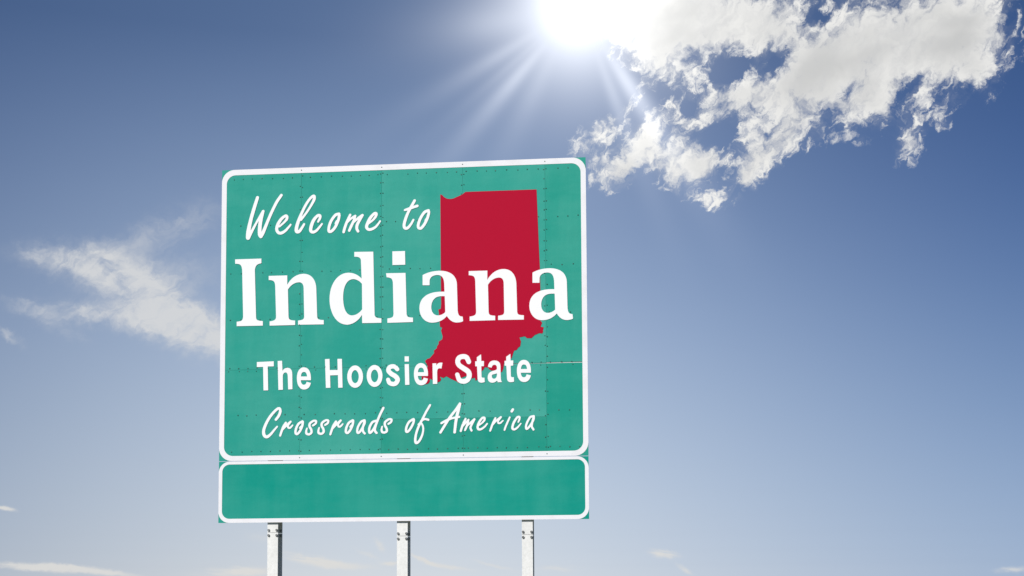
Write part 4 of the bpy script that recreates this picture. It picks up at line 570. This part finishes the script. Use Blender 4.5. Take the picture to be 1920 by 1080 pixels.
# green aluminium sheets, riveted to the frame behind
def sheet(x0, x1, z0, z1, col, name='sheet_panel', gap=0.0006, back=0.0, bottom_gap=None, label=None):
    bm = bmesh.new()
    za = z0 + (gap if bottom_gap is None else bottom_gap)
    nx, nz = 6, max(3, int((z1 - z0) / 0.1))
    th = 0.003
    hump = [(random.uniform(0, 6.28), random.uniform(0, 6.28), random.uniform(0.00012, 0.00035)) for _ in range(2)]
    grid = []
    for i in range(nx + 1):
        col_ = []
        for k in range(nz + 1):
            u, v = i / nx, k / nz
            edge = min(1, 6 * min(u, 1 - u)) * min(1, 6 * min(v, 1 - v))
            d = back + edge * sum(a * (1 + math.sin(3.1 * u * 2 + p1) * math.sin(2.2 * v * 3 + p2)) for p1, p2, a in hump)
            col_.append(bm.verts.new((x0 + gap + (x1 - x0 - 2 * gap) * u, d, za + (z1 - gap - za) * v)))
        grid.append(col_)
    for i in range(nx):
        for k in range(nz):
            f = bm.faces.new((grid[i][k], grid[i + 1][k], grid[i + 1][k + 1], grid[i][k + 1]))
            f.smooth = True
    rim = [grid[i][0] for i in range(nx + 1)] + [grid[nx][k] for k in range(1, nz + 1)] + [grid[i][nz] for i in range(nx - 1, -1, -1)] + [grid[0][k] for k in range(nz - 1, 0, -1)]
    fr = [bm.verts.new(q.co) for q in rim]
    bk = [bm.verts.new((q.co.x, back + th, q.co.z)) for q in rim]
    for i in range(len(rim)):
        j = (i + 1) % len(rim)
        bm.faces.new((fr[j], fr[i], bk[i], bk[j]))
    bm.faces.new(list(reversed(bk)))
    o = link(name, from_bm(name, bm), M_GREEN, root, UP)
    o.color = (*col, 1)
    if label:
        o['label'] = label
    return o


FRESH, MIDG, PALE, DEEP = (0.030, 0.322, 0.252), (0.037, 0.334, 0.263), (0.045, 0.346, 0.273), (0.015, 0.286, 0.210)
zs = ROWS[4]
cut = 0.749
sheet(SEAMS[0], SEAMS[1], zs, TOP, FRESH)
sheet(SEAMS[1], SEAMS[2], zs, TOP, FRESH)
sheet(SEAMS[2], SEAMS[3], zs, TOP, MIDG)
sheet(SEAMS[3], SEAMS[4], zs, TOP, PALE, bottom_gap=0.0045)
sheet(SEAMS[4], SEAMS[5], zs, TOP, (0.031, 0.322, 0.246), bottom_gap=0.0075)
sheet(SEAMS[0], SEAMS[1], MID, zs, FRESH)
sheet(SEAMS[1], SEAMS[2], MID, zs, MIDG)
sheet(SEAMS[2], SEAMS[3], cut, zs, PALE, label='paler, more faded green sheet')
sheet(SEAMS[3], SEAMS[4], cut, zs, PALE, label='paler, more faded green sheet')
sheet(SEAMS[2], SEAMS[3], MID, cut, (0.019, 0.294, 0.216), label='darker green sheet along the bottom edge')
sheet(SEAMS[3], SEAMS[4], MID, cut, DEEP, label='darker green sheet along the bottom edge')
sheet(SEAMS[4], SEAMS[5], MID, zs, (0.020, 0.306, 0.228), label='darker green sheet at the lower right')
plate = sheet(-WH, WH, 0.0, CAP, (0.0085, 0.292, 0.224), name='lower_panel', label='blank green panel with a white border below the main sign')

# sheet-metal backing and the rails that carry it
for za, zb in ((0.004, CAP - 0.001), (MID + 0.001, TOP - 0.004)):
    link('backing_sheet', bevelled_box('backing_sheet', -WH + 0.004, WH - 0.004, 0.0035, 0.0055, za, zb, 0.0005), M_ALU, root, UP)
rail_me = None
for z in (0.22, 0.70, 1.30, 1.90, 2.45):
    if rail_me is None:
        bm = bmesh.new()
        box(bm, -WH + 0.03, WH - 0.03, 0.006, 0.010, -0.03, 0.03)
        box(bm, -WH + 0.03, WH - 0.03, 0.0102, 0.0142, -0.012, 0.012)
        rail_me = from_bm('back_rail', bm)
    link('back_rail', rail_me, M_ALU, root, (0, 0, Z0 + z))

# white borders with rounded corners
def border(x0, x1, z0, z1, ws, wt, wb, ro, ri, parent, loc, front=-0.0013, thick=0.0010):
    me = plate_from_loops('border', [rounded(x0, x1, z0, z1, ro), rounded(x0 + ws, x1 - ws, z0 + wb, z1 - wt, ri)], front, thick)
    return link('border', me, M_BORDER, parent, loc)


border(-WH + 0.0005, WH - 0.0005, MID + 0.0005, TOP - 0.0005, 0.0375, 0.042, 0.037, 0.098, 0.068, root, UP)
border(-WH + 0.0005, WH - 0.0005, 0.0005, CAP - 0.0005, 0.0265, 0.021, 0.030, 0.082, 0.056, plate, (0, 0, 0))

# red state outline, then white letters standing a hair proud of it
link('state_map', plate_from_loops('state_map', decode(STATE), -0.0016, 0.0008), M_RED, root, UP)
for name, s in LETTERS:
    link('letter', plate_from_loops('letter', decode(s), -0.0026, 0.0008), M_WHITE, root, UP)['glyph'] = name

# rivets: small domes along the seams and stiffeners
PRINT = [decode(STATE)] + [decode(s) for _, s in LETTERS]


def covered(x, z):
    """True where applied film (map or lettering) hides the rivet heads."""
    for loops in PRINT:
        inside = False
        for lp in loops:
            for (x1, z1), (x2, z2) in zip(lp, lp[1:] + lp[:1]):
                if (z1 > z) != (z2 > z) and x < (x2 - x1) * (z - z1) / (z2 - z1) + x1:
                    inside = not inside
        if inside:
            return True
    return False


def dome(bm, x, z, r, h, y0=-0.0002, seg=6):
    if covered(x, z):
        return
    top = bm.verts.new((x, y0 - h, z))
    a = [bm.verts.new((x + r * math.cos(2 * math.pi * i / seg), y0, z + r * math.sin(2 * math.pi * i / seg))) for i in range(seg)]
    b = [bm.verts.new((x + 0.7 * r * math.cos(2 * math.pi * i / seg), y0 - 0.75 * h, z + 0.7 * r * math.sin(2 * math.pi * i / seg))) for i in range(seg)]
    for i in range(seg):
        j = (i + 1) % seg
        bm.faces.new((a[j], a[i], b[i], b[j]))
        bm.faces.new((b[j], b[i], top))


bm = bmesh.new()
for k, z in enumerate(ROWS):
    x = -WH + 0.075 + (0.02 if k in (0, 6) else 0)
    while x < WH - 0.06:
        near = min(abs(x - s) for s in SEAMS[1:-1])
        if near > 0.02 and random.random() < (0.97 if k in (0, 6) else 0.86):
            zz = z + random.uniform(-0.003, 0.003)
            if k == 4:
                zz += 0.011
                if random.random() < 0.7:
                    dome(bm, x + random.uniform(-0.01, 0.01), z - 0.012, 0.0042, 0.003)
            dome(bm, x, zz, random.uniform(0.0042, 0.0055), 0.0032)
        x += random.uniform(0.066, 0.084)
for s in SEAMS[1:-1]:
    z = MID + 0.07
    while z < TOP - 0.06:
        for sx in (-0.0085, 0.0085):
            if random.random() < 0.9:
                dome(bm, s + sx + random.uniform(-0.0015, 0.0015), z + random.uniform(-0.006, 0.006), random.uniform(0.0042, 0.0056), 0.0032)
        z += random.uniform(0.068, 0.088)
for s in SEAMS[1:-1]:
    for z in (TOP - 0.021, MID + 0.018):
        dome(bm, s, z, 0.0045, 0.003, -0.0012)
rv = link('rivets', from_bm('rivets', bm), M_RIVET, root, UP)
rv['kind'] = 'stuff'

# three galvanised I-section posts, each with a bolted fuse plate just below the sign
FY = 0.0148                          # front face of the post flange
FW, FT, WT, DEPTH = 0.079, 0.009, 0.007, 0.125


def hexbolt(name, r, h):
    bm = bmesh.new()
    a, b, t = [], [], []
    for i in range(6):
        c, s = math.cos(math.pi / 3 * i), math.sin(math.pi / 3 * i)
        a.append(bm.verts.new((r * c, 0, r * s)))
        b.append(bm.verts.new((r * c, -h * 0.8, r * s)))
        t.append(bm.verts.new((r * 0.82 * c, -h, r * 0.82 * s)))
    for i in range(6):
        j = (i + 1) % 6
        bm.faces.new((a[j], a[i], b[i], b[j]))
        bm.faces.new((b[j], b[i], t[i], t[j]))
    bm.faces.new(list(reversed(t)))
    return from_bm(name, bm)


BOLT = hexbolt('bolt', 0.0095, 0.009)
for px, zj in ((-0.962, -0.074), (0.0045, -0.108), (0.9205, -0.106)):
    bm = bmesh.new()
    for z0, z1 in ((zj + 0.0012, TOP - 0.12), (-Z0 - 0.3, zj - 0.0012)):
        box(bm, -FW / 2, FW / 2, FY, FY + FT, z0, z1)
        box(bm, -WT / 2, WT / 2, FY + FT, FY + DEPTH - FT, z0, z1)
        box(bm, -FW / 2, FW / 2, FY + DEPTH - FT, FY + DEPTH, z0, z1)
    post = link('post', from_bm('post', bm), M_STEEL, root, (px, 0, Z0))
    fuse = link('fuse_plate', bevelled_box('fuse_plate', -FW / 2 + 0.002, FW / 2 - 0.002, FY + FT + 0.0005, FY + FT + 0.0065, zj - 0.05, zj + 0.05), M_STEEL, post)
    for dz in (-0.019, 0.019):
        for dx_ in (-0.030, 0.030):
            link('bolt', BOLT, M_BOLT, post, (dx_, FY, zj + dz)).rotation_euler = (0, random.uniform(0, 1), 0)
            link('bolt', BOLT, M_BOLT, post, (dx_, FY + DEPTH - FT, zj + dz)).rotation_euler = (0, random.uniform(0, 1), 0)
